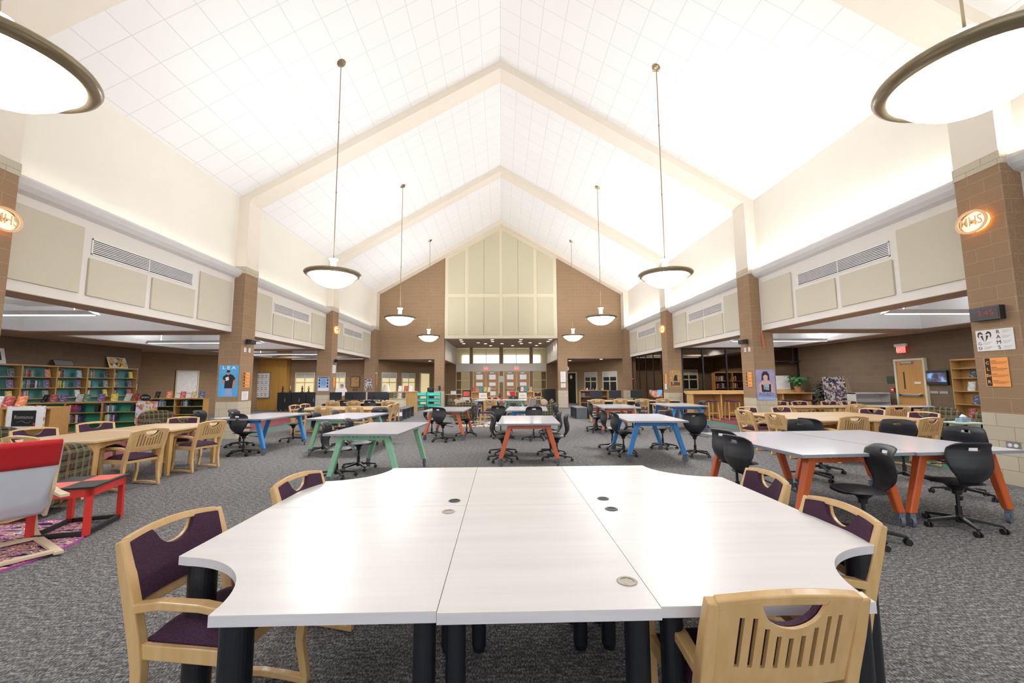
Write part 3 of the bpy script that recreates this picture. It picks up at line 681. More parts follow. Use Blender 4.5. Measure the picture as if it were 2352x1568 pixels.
def cyl_x(c, r, w, n=16):
    vs = []; fs = []
    for sx in (-1,1):
        for k in range(n): vs.append((c[0]+sx*w/2, c[1]+r*math.cos(2*PI*k/n), c[2]+r*math.sin(2*PI*k/n)))
    fs = [tuple(range(n)), tuple(range(2*n-1,n-1,-1))]+[(k,n+k,n+(k+1)%n,(k+1)%n) for k in range(n)]
    return vs, fs

def mobile_table(label, leg, loc, rot, w=1.1, l=1.75, group='mobile project tables', sign=False):
    t = thing('mobile_table', label, 'table', (loc[0],loc[1],0), math.radians(rot), group); H = .765
    MB().box(-w/2+.002,w/2-.002,-l/2+.002,l/2-.002,H-.027,H).build('tabletop', M['greytop'], t)
    MB().prism([(-w/2,-l/2),(w/2,-l/2),(w/2,l/2),(-w/2,l/2)], H-.032, H-.0015).build('edge_band', M['edgeband'], t)
    for sy in (-1,1):
        y = sy*(l/2-.16)
        mb = MB().box(-w/2+.2,w/2-.2,y-.03,y+.03,H-.105,H-.032)
        for q in (-.2,-.14,-.08,.08,.14,.2): pass
        mb.build('end_rail', M[leg], t, bevel=.004, seg=1)
        mh = MB()
        for q in (-.22,-.16,-.10,.10,.16,.22):
            for s3 in (-1,1): mh.obox((q,y+s3*.0305,H-.06),(.012,.002,.012),(0,PI/4,0))
        mh.build('bolt_hole', M['black'], t)
        for sx in (-1,1):
            xt = sx*(w/2-.22); xb = sx*(w/2-.045); zb = .135
            # leg: tapered parallelogram box, inner facet
            b4 = [(xb-.04,y-.032,zb),(xb+.04,y-.032,zb),(xb+.04,y+.032,zb),(xb-.04,y+.032,zb)]
            t4 = [(xt-.045,y-.045,H-.032),(xt+.045,y-.045,H-.032),(xt+.045,y+.045,H-.032),(xt-.045,y+.045,H-.032)]
            lg = MB().hexa(b4, t4).build('leg', M[leg], t, bevel=.01, seg=1)
            cw = MB(); cw.add(*cyl_x((0,0,.055), .055, .03, 22)); cw.box(-.024,.024,-.024,.034,.09,.138).box(-.026,-.018,-.012,.028,.05,.12).box(.018,.026,-.012,.028,.05,.12).hexa([(-.015,-.06,.085),(.015,-.06,.085),(.018,-.02,.08),(-.018,-.02,.08)],[(-.015,-.065,.095),(.015,-.065,.095),(.018,-.02,.1),(-.018,-.02,.1)])
            c_ = cw.build('caster', M['casterwheel'], lg, loc=(xb+sx*.005,y,0)); c_.rotation_euler = (0,0,rnd.uniform(0,6.28))
    MB().box(-.03,.03,-l/2+.16,l/2-.16,H-.09,H-.032).build('centre_beam', M[leg], t)
    if sign: MB().hexa([(w/2-.16,-.02-l/2+.2,.42),(w/2-.13,-.02-l/2+.2,.42),(w/2-.13,.02-l/2+.2,.42),(w/2-.16,.02-l/2+.2,.42)],[(w/2-.2,-.02-l/2+.2,.6),(w/2-.17,-.02-l/2+.2,.6),(w/2-.17,.02-l/2+.2,.6),(w/2-.2,.02-l/2+.2,.6)]).build('cable_clip', M['yellow'], t)
    return t
def wood_table(label, loc, rot, w, l, group='oak-coloured reading tables', H=.74, name='reading_table', legm='maple', topm='maple_top'):
    t = thing(name, label, 'table', (loc[0],loc[1],0), math.radians(rot), group); c = .1
    MB().prism([(-w/2,-l/2+.0),(w/2,-l/2),(w/2,l/2),(-w/2,l/2)], H-.035, H).build('tabletop', M[topm], t, bevel=.008)
    for sx in (-1,1):
        for sy in (-1,1):
            x, y = sx*(w/2-.075), sy*(l/2-.075)
            MB().hexa([(x-.028,y-.028,0),(x+.028,y-.028,0),(x+.028,y+.028,0),(x-.028,y+.028,0)],[(x-.042,y-.042,H-.035),(x+.042,y-.042,H-.035),(x+.042,y+.042,H-.035),(x-.042,y+.042,H-.035)]).build('leg', M[legm], t, bevel=.006)
    for ax in (0,1):
        for s in (-1,1):
            mb = MB(); half = (w if ax == 0 else l)/2-.11; oth = s*((l if ax == 0 else w)/2-.075); n = 8
            for i in range(n):
                a = -half+2*half*i/n; b_ = -half+2*half*(i+1)/n
                za = H-.13+.06*(1-(a/half)**2); zb = H-.13+.06*(1-(b_/half)**2)
                if ax == 0: mb.hexa([(a,oth-.012,za),(b_,oth-.012,zb),(b_,oth+.012,zb),(a,oth+.012,za)],[(a,oth-.012,H-.035),(b_,oth-.012,H-.035),(b_,oth+.012,H-.035),(a,oth+.012,H-.035)])
                else: mb.hexa([(oth-.012,a,za),(oth+.012,a,za),(oth+.012,b_,zb),(oth-.012,b_,zb)],[(oth-.012,a,H-.035),(oth+.012,a,H-.035),(oth+.012,b_,H-.035),(oth-.012,b_,H-.035)])
            mb.build('apron', M[legm], t)
    return t

# ------------------------------------------------------------------ foreground white table (six units)
def arc(cx, cy, r, a0, a1, n=20): return [(cx+r*math.cos(math.radians(a0+(a1-a0)*i/n)), cy+r*math.sin(math.radians(a0+(a1-a0)*i/n))) for i in range(n+1)]
TZ = .74
def fg_unit(label, poly, legs, grom=()):
    t = thing('white_table', label, 'table', (0,0,0), 0, 'whitewashed table units pushed together')
    MB().prism(poly, TZ-.004, TZ).build('tabletop', M['whitewood'], t)
    MB().prism(poly, TZ-.036, TZ-.004).build('table_edge', M['whiteedge'], t)
    for x, y, r in legs:
        MB().tube([(x,y,.0),(x,y,.03),(x,y,TZ-.036)], [r*.8,r,r], 28).build('leg', M['blacksteel'], t, smooth=False)
    for x, y, m in grom:
        g = MB().lathe([(.026,.0005),(.036,.0005),(.038,.002),(.035,.004),(.026,.003)], 28, (x,y,TZ)).build('grommet', M['blackplastic'] if m else M['woodcap'], t)
        MB().lathe([(0,.0012),(.027,.0012)], 24, (x,y,TZ)).build('grommet_cap', M['black'] if m else M['woodcap'], g)
    return t
xl, x1, x2, xr = -1.40, -.213, .525, 1.71; y0, ym, y1 = 1.425, 2.585, 3.715; g = .0015; R_ = .455
fg_unit('whitewashed corner table unit with scooped corner, front left of the big table',
    [(xl+R_,y0),(x1-g,y0),(x1-g,ym-g),(xl,ym-g),(xl,y0+R_+.02)]+arc(xl,y0+.01,R_,88,2)[1:-1],
    [(-1.34,1.97,.056),(-.895,1.5,.052),(-.275,1.56,.04),(-.3,2.45,.04)], [(-.308,2.465,0)])
fg_unit('whitewashed rectangular table unit, front centre of the big table', [(x1+g,y0-.012),(x2-g,y0-.012),(x2-g,ym-g),(x1+g,ym-g)],
    [(-.165,1.56,.036),(.475,1.53,.043),(-.13,2.45,.04),(.44,2.45,.04)], [(.466,1.6,0)])
fg_unit('whitewashed corner table unit with scooped corner, under the slatted chair back at front right',
    [(x2+g,y0),(xr-R_,y0)]+arc(xr,y0+.01,R_,178,92)[1:-1]+[(xr,y0+R_+.02),(xr,ym-g),(x2+g,ym-g)],
    [(.61,1.56,.04),(1.23,1.5,.05),(1.655,1.95,.056),(.6,2.45,.04)], [(.641,2.471,1)])
fg_unit('whitewashed corner table unit with scooped corner, far left of the big table',
    [(x1-g,ym+g),(x1-g,y1)]+[(xl+R_,y1)]+arc(xl,y1-.01,R_,-2,-88)[1:-1]+[(xl,y1-R_-.02),(xl,ym+g)],
    [(-1.285,3.15,.05),(-.85,3.58,.05),(-.3,3.58,.04),(-.3,2.7,.04)], [(-.298,2.684,1)])
fg_unit('whitewashed rectangular table unit, far centre of the big table', [(x1+g,ym+g),(x2-g,ym+g),(x2-g,y1),(x1+g,y1)], [(-.13,3.58,.04),(.44,3.58,.04),(.44,2.7,.04)])
fg_unit('whitewashed corner table unit with scooped corner, far right of the big table',
    [(x2+g,ym+g),(xr,ym+g),(xr,y1-R_-.02)]+arc(xr,y1-.01,R_,-92,-178)[1:-1]+[(xr-R_,y1),(x2+g,y1)],
    [(1.59,3.15,.05),(1.15,3.58,.05),(.6,3.58,.04),(.6,2.7,.04)], [(.646,2.688,1)])

# ------------------------------------------------------------------ wooden chairs: (back-line mid x, y, facing degrees, label)
WC = [
 (-1.555,2.08,-9,'maple armchair with purple pad at the scooped front left corner of the white table'),
 (-1.41,2.98,-10,'maple armchair with purple pad at the far left side of the white table'),
 (1.84,2.90,176,'maple armchair with purple pad at the far right side of the white table'),
 (1.73,2.14,178,'maple armchair with purple pad at the nearer right side of the white table'),
 (.868,1.31,91,'maple armchair seen from behind, slatted back against the front of the white table'),
 (-5.10,6.20,167,'slat-backed maple armchair on the aisle side of the long left table, nearer the red table'),
 (-5.05,7.42,165,'slat-backed maple armchair on the aisle side of the long left table, nearer the blue-legged table'),
 (-6.05,5.42,84,'slat-backed maple armchair at the near end of the long left table'),
 (-6.98,6.42,-25,'maple armchair with purple pad on the shelf side of the left table, nearest the chalkboard'),
 (-6.98,7.35,-25,'maple armchair with purple pad on the shelf side of the left table, middle one'),
 (-6.25,8.35,-65,'maple armchair with purple pad at the far end of the left table'),
 (-4.98,11.75,86,'slat-backed maple armchair at the near side of the far left reading table, left one'),
 (-4.12,11.72,86,'slat-backed maple armchair at the near side of the far left reading table, right one'),
 (-6.25,12.7,-8,'maple armchair at the left end of the far left reading table, nearer one'),
 (-6.25,13.35,-8,'maple armchair at the left end of the far left reading table, farther one'),
 (-3.32,12.5,176,'maple armchair seen side-on at the right end of the far reading table, nearer one'),
 (-3.38,13.45,176,'maple armchair seen side-on at the right end of the far reading table, farther one'),
 (-6.05,15.0,86,'slat-backed maple armchair at the left computer desk, first from its column'),
 (-5.35,15.1,86,'slat-backed maple armchair at the left computer desk, between two black chairs'),
 (-4.1,15.1,86,'slat-backed maple armchair at the right end of the left computer desk'),
 (3.55,15.2,84,'slat-backed maple armchair at the right computer desk, first from the grey bench'),
 (4.42,15.3,84,'slat-backed maple armchair at the right computer desk, second from the grey bench'),
 (5.28,15.4,84,'slat-backed maple armchair at the right computer desk, third from the grey bench'),
 (6.10,15.5,84,'slat-backed maple armchair at the right computer desk, nearest the brick column'),
 (-.42,15.6,84,'slat-backed maple armchair standing free in the centre beside the patterned rug'),
 (-.4,18.7,-90,'maple armchair with purple pad behind the small far tables'),
 (-1.35,17.9,-5,'maple armchair side-on at the left of the far small tables'),
 (1.25,18.2,178,'maple armchair side-on at the right of the far small tables'),
 (2.4,27.2,-100,'maple armchair with purple pad beside the tall black cabinet at the doors'),
 (5.35,9.05,8,'slat-backed maple armchair at the left side of the right reading tables, farther one'),
 (5.42,8.12,6,'slat-backed maple armchair at the left side of the right reading tables, nearer one'),
 (6.3,7.28,88,'slat-backed maple armchair facing the near side of the right reading tables'),
 (7.3,6.9,98,'slat-backed maple armchair turned askew behind the grey swivel chairs at right'),
 (6.1,10.15,-88,'purple-padded maple armchair at the far side of the right reading tables, by the column'),
 (6.95,10.15,-88,'purple-padded maple armchair, second from the column, behind the right reading tables'),
 (8.45,9.25,-158,'maple armchair with purple pad at the right end of the reading tables, farther one'),
 (8.5,8.15,-160,'maple armchair with purple pad at the right end of the reading tables, nearer one'),
 (8.75,12.85,-90,'maple armchair with purple pad at the rearmost right table, first from the column'),
 (9.4,12.85,-90,'maple armchair with purple pad at the rearmost right table, second from the column'),
 (10.35,12.85,-90,'maple armchair with purple pad at the rearmost right table, third from the column'),
 (11.0,12.85,-90,'maple armchair with purple pad at the rearmost right table, fourth from the column'),
 (9.6,11.0,90,'slat-backed maple armchair at the near side of the rearmost right table'),
 (9.75,9.95,75,'slat-backed maple armchair standing before the rearmost right table, close to the plaid armchair'),
]
wproto = None
for x, y, a, lb in WC:
    fx, fy = math.cos(math.radians(a)), math.sin(math.radians(a)); loc = (x+fx*.31, y+fy*.31, 0); rz = math.radians(a-90)
    if wproto is None: wproto = wooden_chair(lb, 'maple armchairs with purple seats'); wproto.location = loc; wproto.rotation_euler = (0,0,rz)
    else: dup(wproto, loc, rz, lb)
# ------------------------------------------------------------------ black task chairs
TC = [
 (-5.46,9.0,80,'black swivel chair in front of the blue-legged table at left'),
 (-6.25,10.15,0,'black swivel chair behind the left end of the blue-legged table'),
 (-5.42,11.0,188,'black swivel chair behind the right end of the blue-legged table at left'),
 (-6.95,10.0,0,'black swivel chair between the left column and the long wooden table'),
 (-2.62,6.75,5,'black swivel chair tucked under the nearer mint-legged table, closer one'),
 (-2.5,7.4,5,'black swivel chair tucked under the nearer mint-legged table, farther one'),
 (-3.9,9.25,0,'black swivel chair at the left of the farther mint-legged table, first'),
 (-3.72,9.85,0,'black swivel chair at the left of the farther mint-legged table, second'),
 (-3.1,10.5,-90,'black swivel chair behind the farther mint-legged table'),
 (-1.5,10.72,60,'black swivel chair in front of the orange-legged table left of centre'),
 (-1.98,11.9,0,'black swivel chair at the left side of the orange-legged table left of centre'),
 (-.98,11.75,178,'black swivel chair at the right side of the orange-legged table left of centre'),
 (.02,8.0,0,'black swivel chair left of the central orange-legged table, nearer one'),
 (.03,8.75,4,'black swivel chair left of the central orange-legged table, farther one'),
 (1.02,8.65,180,'black swivel chair right of the central orange-legged table, farther one'),
 (1.06,8.0,176,'black swivel chair right of the central orange-legged table, nearer one'),
 (-.02,11.3,70,'black swivel chair at the left corner of the central blue-legged table'),
 (.83,10.75,90,'black swivel chair facing the near end of the central blue-legged table'),
 (1.35,11.5,180,'black swivel chair at the right side of the central blue-legged table, nearer one'),
 (1.4,12.35,180,'black swivel chair at the right side of the central blue-legged table, farther one'),
 (2.48,9.3,0,'black swivel chair left of the right-hand blue-legged table, farther one'),
 (2.48,8.45,4,'black swivel chair left of the right-hand blue-legged table, nearer one'),
 (3.62,9.3,175,'black swivel chair tucked at the right of the right-hand blue-legged table'),
 (3.88,8.3,70,'black swivel chair, back to the viewer, at the right-hand blue-legged table'),
 (2.98,13.05,0,'black swivel chair left of the farther right orange-legged table, farther one'),
 (2.85,12.35,0,'black swivel chair left of the farther right orange-legged table, nearer one'),
 (4.1,12.9,178,'black swivel chair right of the farther right orange-legged table'),
 (6.35,13.3,180,'black swivel chair at the far blue-legged table near the bar stools'),
 (3.0,5.3,14,'black swivel chair at the left of the joined orange-legged tables, farther one'),
 (2.84,4.72,12,'black swivel chair at the left of the joined orange-legged tables, nearer one'),
 (3.42,3.93,166,'black swivel chair seen in profile before the joined orange-legged tables'),
 (4.62,4.18,84,'black swivel chair with back to the viewer between the joined orange-legged tables, nearest'),
 (5.92,5.28,198,'dark grey swivel chair at the right end of the joined orange-legged tables'),
 (6.08,6.2,-125,'dark grey swivel chair behind the joined orange-legged tables'),
 (4.72,6.3,-92,'dark blue-black swivel chair behind the joined tables, beside the slatted armchair'),
 (5.22,6.75,15,'black swivel chair seen edge-on beside the slatted armchair at right'),
 (-5.65,15.35,86,'black swivel chair at the left computer desk, nearer the column'),
 (-4.75,15.3,86,'black swivel chair at the left computer desk, farther from the column'),
 (.55,18.9,-90,'black swivel chair behind the far green-legged table'),
]
tproto = None
for x, y, a, lb in TC:
    rz = math.radians(a-90)
    if tproto is None: tproto = task_chair(lb, 'black swivel task chairs'); tproto.location = (x,y,0); tproto.rotation_euler = (0,0,rz)
    else: dup(tproto, (x,y,0), rz, lb)
# ------------------------------------------------------------------ mobile tables
mobile_table('nearer mint-green-legged table with grey white top, left of centre','mint',(-1.95,6.88),-4.5)
mobile_table('farther mint-green-legged table behind the nearer mint one','mint',(-3.39,9.45),-6)
mobile_table('blue-legged table in front of the left brick column','blue',(-5.42,9.65),-7,1.18,1.75)
mobile_table('orange-legged table left of centre behind the mint ones','orange2',(-1.45,11.65),-4)
mobile_table('central orange-legged table with pinkish reflection on top','orange2',(.52,8.15),-2.5)
mobile_table('central blue-legged table behind the central orange one','blue',(.72,11.6),-5)
mobile_table('right-hand blue-legged table in the middle row','blue',(2.93,8.42),-4)
mobile_table('farther right orange-legged table before the computer desk','orange2',(3.42,12.45),-3)
mobile_table('far blue-legged table nearest the bar stools','blue',(5.55,12.95),-1, 1.15)
mobile_table('orange-legged table in the near right pair, left one','orange',(3.46,4.94),4,1.2,1.8)
mobile_table('orange-legged table in the near right pair, right one','orange',(4.68,5.0),3.4,1.2,1.8)
mobile_table('small far table with dark slate legs near the entrance','navyleg',(-.55,17.4),-4,1.05,1.5)
mobile_table('small far table with mint legs near the entrance','mint',(.55,17.5),-4,1.05,1.5)
# ------------------------------------------------------------------ wooden tables
wood_table('long maple reading table at left, unit nearer the red table',(-6.02,6.32),0,1.24,1.24)
wood_table('long maple reading table at left, unit nearer the column',(-6.02,7.57),0,1.24,1.22)
wood_table('far left maple reading table unit, left one',(-5.5,13.0),-4,1.2,1.5)
wood_table('far left maple reading table unit, right one',(-4.28,12.92),-4,1.2,1.5)
wood_table('right maple reading table unit, near left of the block',(6.33,8.13),0,1.24,1.05)
wood_table('right maple reading table unit, near right of the block',(7.58,8.13),0,1.24,1.05)
wood_table('right maple reading table unit, far left of the block',(6.33,9.19),0,1.24,1.05)
wood_table('right maple reading table unit, far right of the block',(7.58,9.19),0,1.24,1.05)
wood_table('rearmost right maple reading table, left unit',(9.0,12.05),0,1.3,.8)
wood_table('rearmost right maple reading table, right unit',(10.31,12.05),0,1.3,.8)
wood_table('white-topped table with black legs behind the right reading tables',(11.75,11.95),0,1.4,.7,'white-topped tables',.74,'side_table','blacksteel','greytop')
#@@PART3
# ------------------------------------------------------------------ bookcases and books
def bookcase(label, loc, rotz, W, H, D, shelves, back='tealback', name='bookcase', m='shelfwood', group=None, kick=.08):
    t = thing(name, label, 'bookcase', loc, rotz, group)
    for s in (-1,1): MB().box(s*W/2-s*.022, s*W/2, 0, D, 0, H).build('side_panel', M[m], t)
    MB().box(-W/2,W/2,-.012,D,H-.045,H).build('top', M[m], t, bevel=.003)
    MB().box(-W/2+.022,W/2-.022,D-.012,D-.002,0,H-.045).build('back_panel', M[back], t)
    MB().box(-W/2+.022,W/2-.022,.01,D-.014,0,kick).build('plinth', M[m], t)
    for z in shelves: MB().box(-W/2+.022,W/2-.022,.004,D-.014,z-.02,z).build('shelf', M[m], t)
    return t
BM = {}
def book_mesh(c):
    if c not in BM:
        mb = MB(); t, d, h = .03, .15, .22
        mb.box(-t/2,-t/2+.003,0,d,0,h).box(t/2-.003,t/2,0,d,0,h).box(-t/2,t/2,-.002,.003,0,h)
        n = len(mb.f); mb.box(-t/2+.003,t/2-.003,.003,d-.006,.004,h-.005)
        o = mb.build('book', M['book_'+c]); o.data.materials.append(M['pages'])
        for i, p in enumerate(o.data.polygons): p.material_index = 1 if i >= n else 0
        me = o.data; bpy.data.objects.remove(o); BM[c] = me
    return BM[c]
NB = [0]
def put_book(c, mat4, scale, label, group):
    o = bpy.data.objects.new('book', book_mesh(c)); COL.objects.link(o)
    o.matrix_world = mat4 @ Matrix.Diagonal((*scale,1)); NB[0] += 1
    return tag(o, label, 'book', group)
def T4(loc, rotz): return Matrix.Translation(loc) @ Matrix.Rotation(rotz,4,'Z')
def shelf_row(T, x0, z, n, D, where, cols=None, lean=0, depth=.03):
    x = x0
    for i in range(n):
        c = rnd.choice(cols) if cols else rnd.choice(BOOKC)[0]; th = rnd.uniform(.75,1.5); h = rnd.uniform(.85,1.15)
        a = lean
        mt = T @ Matrix.Translation((x+.015*th, depth+rnd.uniform(0,.015), z)) @ Matrix.Rotation(a,4,'Y')
        put_book(c, mt, (th,1,h), '%s book upright on %s' % (c, where), 'upright books on '+where); x += .03*th+.0015+abs(a)*.02
    return x
def face_book(T, x, y, z, c, label, tilt=.25, s=1., yaw=0):
    mt = T @ Matrix.Translation((x,y,z+.001)) @ Matrix.Rotation(yaw,4,'Z') @ Matrix.Rotation(-tilt,4,'X') @ Matrix.Rotation(PI/2,4,'Z') @ Matrix.Translation((.015,-.075,0))
    return put_book(c, mt, (.8*s,s,s*1.05), label, 'books displayed face out')
ordn = ['first','second','third','fourth','fifth','sixth']
shz = [.10,.43,.757,1.083,1.405,1.74]
cnt = {1.74:[7,9,6,6,5],1.405:[6,13,7,7,6],1.083:[3,7,3,3,4]}
dist = ['nearest the chalkboard','second from the chalkboard','middle one','fourth from the chalkboard','farthest from the viewer']
for k_ in range(5):
    yc = 11.675+.4875+k_*.976
    bookcase('tall oak bookcase with blue-green back against the left wall, '+dist[k_], (-14.29,yc,0), PI/2, .972, 2.11, .3, shz, group='tall bookcases along the left wall')
    T = T4((-14.29,yc,0), PI/2); wr = {1.74:'top shelf',1.405:'second shelf',1.083:'third shelf'}
    for z, cc in cnt.items():
        wh = '%s of the %s tall bookcase' % (wr[z], ordn[k_])
        x = shelf_row(T, -.45, z, cc[k_], .3, wh)
        face_book(T, .28, .05, z, rnd.choice(['grey','purple','yellow','orange','pale blue','black','white']) if z != 1.083 else ['yellow','grey','white','yellow','red'][k_], 'book facing out on the '+wh, .2, 1.05)
T2 = T4((0,0,0),0)
# low bookcases
a2 = math.atan2(.8,2.5)
for k_ in range(3):
    fx = -13.8+.435*math.cos(a2)+k_*.87*math.cos(a2); fy = 12.4+.435*math.sin(a2)+k_*.87*math.sin(a2)
    bookcase('low oak bookcase with green back in the middle row, %s from the chalkboard' % ordn[k_], (fx,fy,0), a2, .865, .98, .3, [.1,.36,.66], 'greenback', group='low bookcases in the middle row')
    T = T4((fx,fy,0), a2)
    shelf_row(T, -.38, .66, [0,9,7][k_] or 6, .3, 'upper shelf of the %s low middle bookcase' % ordn[k_], ['black','white','teal','grey','navy','purple','red'] if k_ else None)
    shelf_row(T, -.38, .36, [6,9,8][k_], .3, 'lower shelf of the %s low middle bookcase' % ordn[k_])
    for j, (dx, c) in enumerate([((-.12,'black'),(.12,'red'),(.33,'purple')),((-.2,'white'),(.0,'green'),(.34,'purple')),((-.2,'yellow'),(.1,'white'),(.3,'red'))][k_]):
        face_book(T, dx, .1, .98, c, '%s book propped open on top of the %s low middle bookcase' % (c, ordn[k_]), .35, 1.05, rnd.uniform(-.5,.5))
    bk = MB().box(-.05,.05,.02,.16,0,.2).build('bookend', M['black']); bk.location = T @ Vector((.28,.05,.66)); bk.rotation_euler = (0,0,a2); tag(bk, 'black metal bookend on the %s low middle bookcase' % ordn[k_], 'bookend')
for k_ in range(2):
    fx, fy = -12.67+k_*1.06, 15.7
    bookcase('low oak bookcase with dark back near the left column, '+('left one' if k_ == 0 else 'right one'), (fx,fy,0), .03, 1.05, .98, .3, [.1,.38,.68], 'leafdark', group='low bookcases near the column')
    T = T4((fx,fy,0), .03)
    shelf_row(T, -.1 if k_ == 0 else -.3, .68, 5+k_*3, .3, 'the upper shelf of the %s low bookcase near the column' % ('left','right')[k_], ['white','grey','black','pale blue'])
    for dx, c in ((-.2,'black'),(.25,'orange')) if k_ == 0 else ((-.3,'red'),(.05,'tan'),(.38,'navy')):
        face_book(T, dx, .1, .98, c, '%s book propped on top of the %s low bookcase near the column' % (c, ('left','right')[k_]), .3, 1.1, rnd.uniform(-.5,.5))
# near low bookcase with chalkboard
t = thing('bookcase', 'low oak bookcase end cut by the left picture edge beside the chalkboard', 'bookcase', (-11.3,9.7,0))
MB().box(-.95,.0,0,.05,0,.98).build('end_panel', M['shelfwood'], t); MB().box(-.95,1.0,-.01,.5,.94,.98).build('top', M['shelfwood'], t)
MB().box(-.95,1.0,.06,.48,0,.94).build('carcass', M['shelfwood'], t)
for x, c, tl in ((-.62,'black',.3),(-.35,'white',.35),(-.1,'red',.35),(.2,'orange',.3)):
    face_book(T4((-11.3,9.7,0),0), x, .15, .98, c, '%s book on a wire stand on the near low bookcase' % c, tl, 1.15, .3)
t = thing('chalkboard', 'small chalkboard reading Romance in a painted white frame', 'chalkboard', (-10.72,9.66,.5))
MB().box(-.42,.42,-.02,0,0,.52).build('frame', M['floral'], t); MB().box(-.4,.4,-.024,-.02,.02,.5).build('frame_face', M['paper'], t)
MB().box(-.28,.24,-.03,-.024,.07,.42).build('slate', M['black'], t); text('Romance', .11, (-.02,-.0315,.27), M['inkgrey'], t); 
mb = MB().tube([(-.16,-.032,.15),(-.05,-.032,.19),(.02,-.032,.15),(.1,-.032,.14),(.14,-.032,.18)], .003, 5).build('flourish', M['inkgrey'], t)
MB().prism([(.19,0),(.22,.03),(.25,0),(.22,-.04)], -.002, .002).build('heart', M['red'], t, loc=(0,-.032,.12)).rotation_euler = (PI/2,0,0)
t = tag(MB().box(-.31,.31,-.02,.0,0,.66).build('painted_board', M['floral'], loc=(-10.63,12.72,.33)), 'board painted with colourful flowers at the end of the low bookcases', 'art board')
t = thing('shelf_sign', 'black oval sign reading SPORTS on the low bookcase', 'sign', (-11.1,13.2,.985))
o = MB().lathe([(0,-.006),(.5,-.006),(.5,.006),(0,.006)], 32).build('oval_plate', M['black'], t, loc=(0,0,.1)); o.rotation_euler = (PI/2,0,0); o.scale = (.32,.2,1)
text('SPORTS', .07, (0,-.008,.1), M['white'], t)
# pictures on the tall bookcases
def leaning(name, label, cat, loc, rotz, w, h, face, frame, tilt=.3, matw=.05):
    t = thing(name, label, cat, loc, rotz)
    f = MB().box(-w/2,w/2,-.012,0,0,h).build('frame', M[frame], t); f.rotation_euler = (-tilt,0,0)
    f = MB().box(-w/2+matw,w/2-matw,-.016,-.012,matw,h-matw).build('picture', M[face], t); f.rotation_euler = (-tilt,0,0)
    return t
leaning('framed_picture','white-matted framed picture with dark image on the bookcase by the picture edge','picture',(-14.40,12.0,2.112),PI/2,.62,.46,'black','white',.25,.1)
leaning('zebra_print','crumpled black and silver zebra-striped sheet on top of a tall bookcase','picture',(-14.42,13.95,2.112),PI/2,.62,.22,'zebra','black',.5,.02)
leaning('framed_painting','framed landscape painting in yellow and orange leaning on the last tall bookcase','picture',(-14.40,15.85,2.112),PI/2,.75,.42,'jungle','white',.35,.03)
tag(MB().box(-.01,.0,-.12,.12,-.12,.12).build('wall_notice', M['paper'], loc=(-14.59,16.8,1.4)), 'white paper notice on the dark wall after the tall bookcases', 'notice')

# right bookcase
bookcase('tall oak display bookcase on the right wall beside the television', (12.66,10.66,0), -PI/2, 1.2, 2.06, .29, [.1,.46,.82,1.18,1.54,1.8], 'shelfwood')
T = T4((12.66,10.66,0), -PI/2)
for x, z, c, nm_ in ((-.12,1.54,'black','top book shelf'),(-.2,1.18,'white','second shelf'),(.12,1.18,'purple','second shelf'),(-.12,.82,'navy','third shelf'),(-.25,.46,'red','fourth shelf'),(.1,.46,'grey','fourth shelf')):
    face_book(T, x, .05, z, c, '%s book facing out on the %s beside the television' % (c, nm_), .2, 1.1)
# television, plates, alarm, plaque, exit sign, door on right wall
door(dn, .86, 2.1, (12.93,12.67,0), -PI/2, handle='bar'); dn += 1
text('36', .1, (12.895,12.93,1.99), M['frame_brown'], None, (PI/2,0,-PI/2)); 
dt = [o for o in sc.objects if o.name.startswith('door_%d' % (dn-1))][0]
lo = [o for o in sc.objects if o.type == 'FONT' and o.data.body == '36'][0]; lo.parent = dt; lo.matrix_parent_inverse = (Matrix.Translation((12.93,12.67,0)) @ Matrix.Rotation(-PI/2,4,'Z')).inverted()
MB().box(.23,.27,-.03,-.02,1.2,1.75).build('door_lite', M['leafdark'], dt).location = (-.45,0,0)
tag(MB().box(-.1,.1,-.01,0,-.03,.03).build('door_sign', M['white'], loc=(12.905,12.45,1.4), rotz=-PI/2), 'small white name plate on the wooden exit door', 'sign')
t = thing('wall_tv', 'small wall television showing rocky blue scenery', 'television', (12.95,11.87,1.34), -PI/2)
MB().box(-.29,.29,-.07,0,0,.42).build('bezel', M['blackplastic'], t, bevel=.006)
scn = N('tv_picture'); no = scn.n('ShaderNodeTexNoise'); no.inputs['Scale'].default_value = 5; scn.L(scn.coord(), no.inputs['Vector'])
cc = scn.ramp(no.outputs[0], [(.35,hexc('#22304f')),(.5,hexc('#5a4f63')),(.6,hexc('#6f9fd8'))]); scn.out(cc,.3); scn.L(cc, scn.b.inputs['Emission Color']); scn.b.inputs['Emission Strength'].default_value = .7
MB().box(-.27,.27,-.073,-.07,.09,.35).build('screen', scn.m, t)
for i, y in enumerate((12.05,11.78)):
    t = thing('switch_plate', 'metal switch plate under the television, '+('left' if i == 0 else 'right')+' one', 'switch plate', (12.965,y,1.12), -PI/2, 'switch plates')
    MB().box(-.12,.12,-.008,0,-.04,.04).build('plate', M['steel'], t)
    mb = MB()
    for q in range(5): mb.box(-.09+q*.042,-.078+q*.042,-.014,-.008,-.015,.015)
    mb.build('switch', M['white'], t)
def alarm(loc, rotz, label):
    t = thing('fire_alarm', label, 'fire alarm', loc, rotz, 'fire alarms'); MB().box(-.06,.06,-.04,0,-.07,.07).build('housing', M['red'], t, bevel=.006); MB().box(-.03,.03,-.046,-.04,-.02,.03).build('strobe', M['white'], t)
alarm((12.965,13.33,1.17), -PI/2, 'red fire alarm pull beside the wooden exit door')
alarm((7.6,23.62,1.65), 0, 'red fire alarm on the far right column')
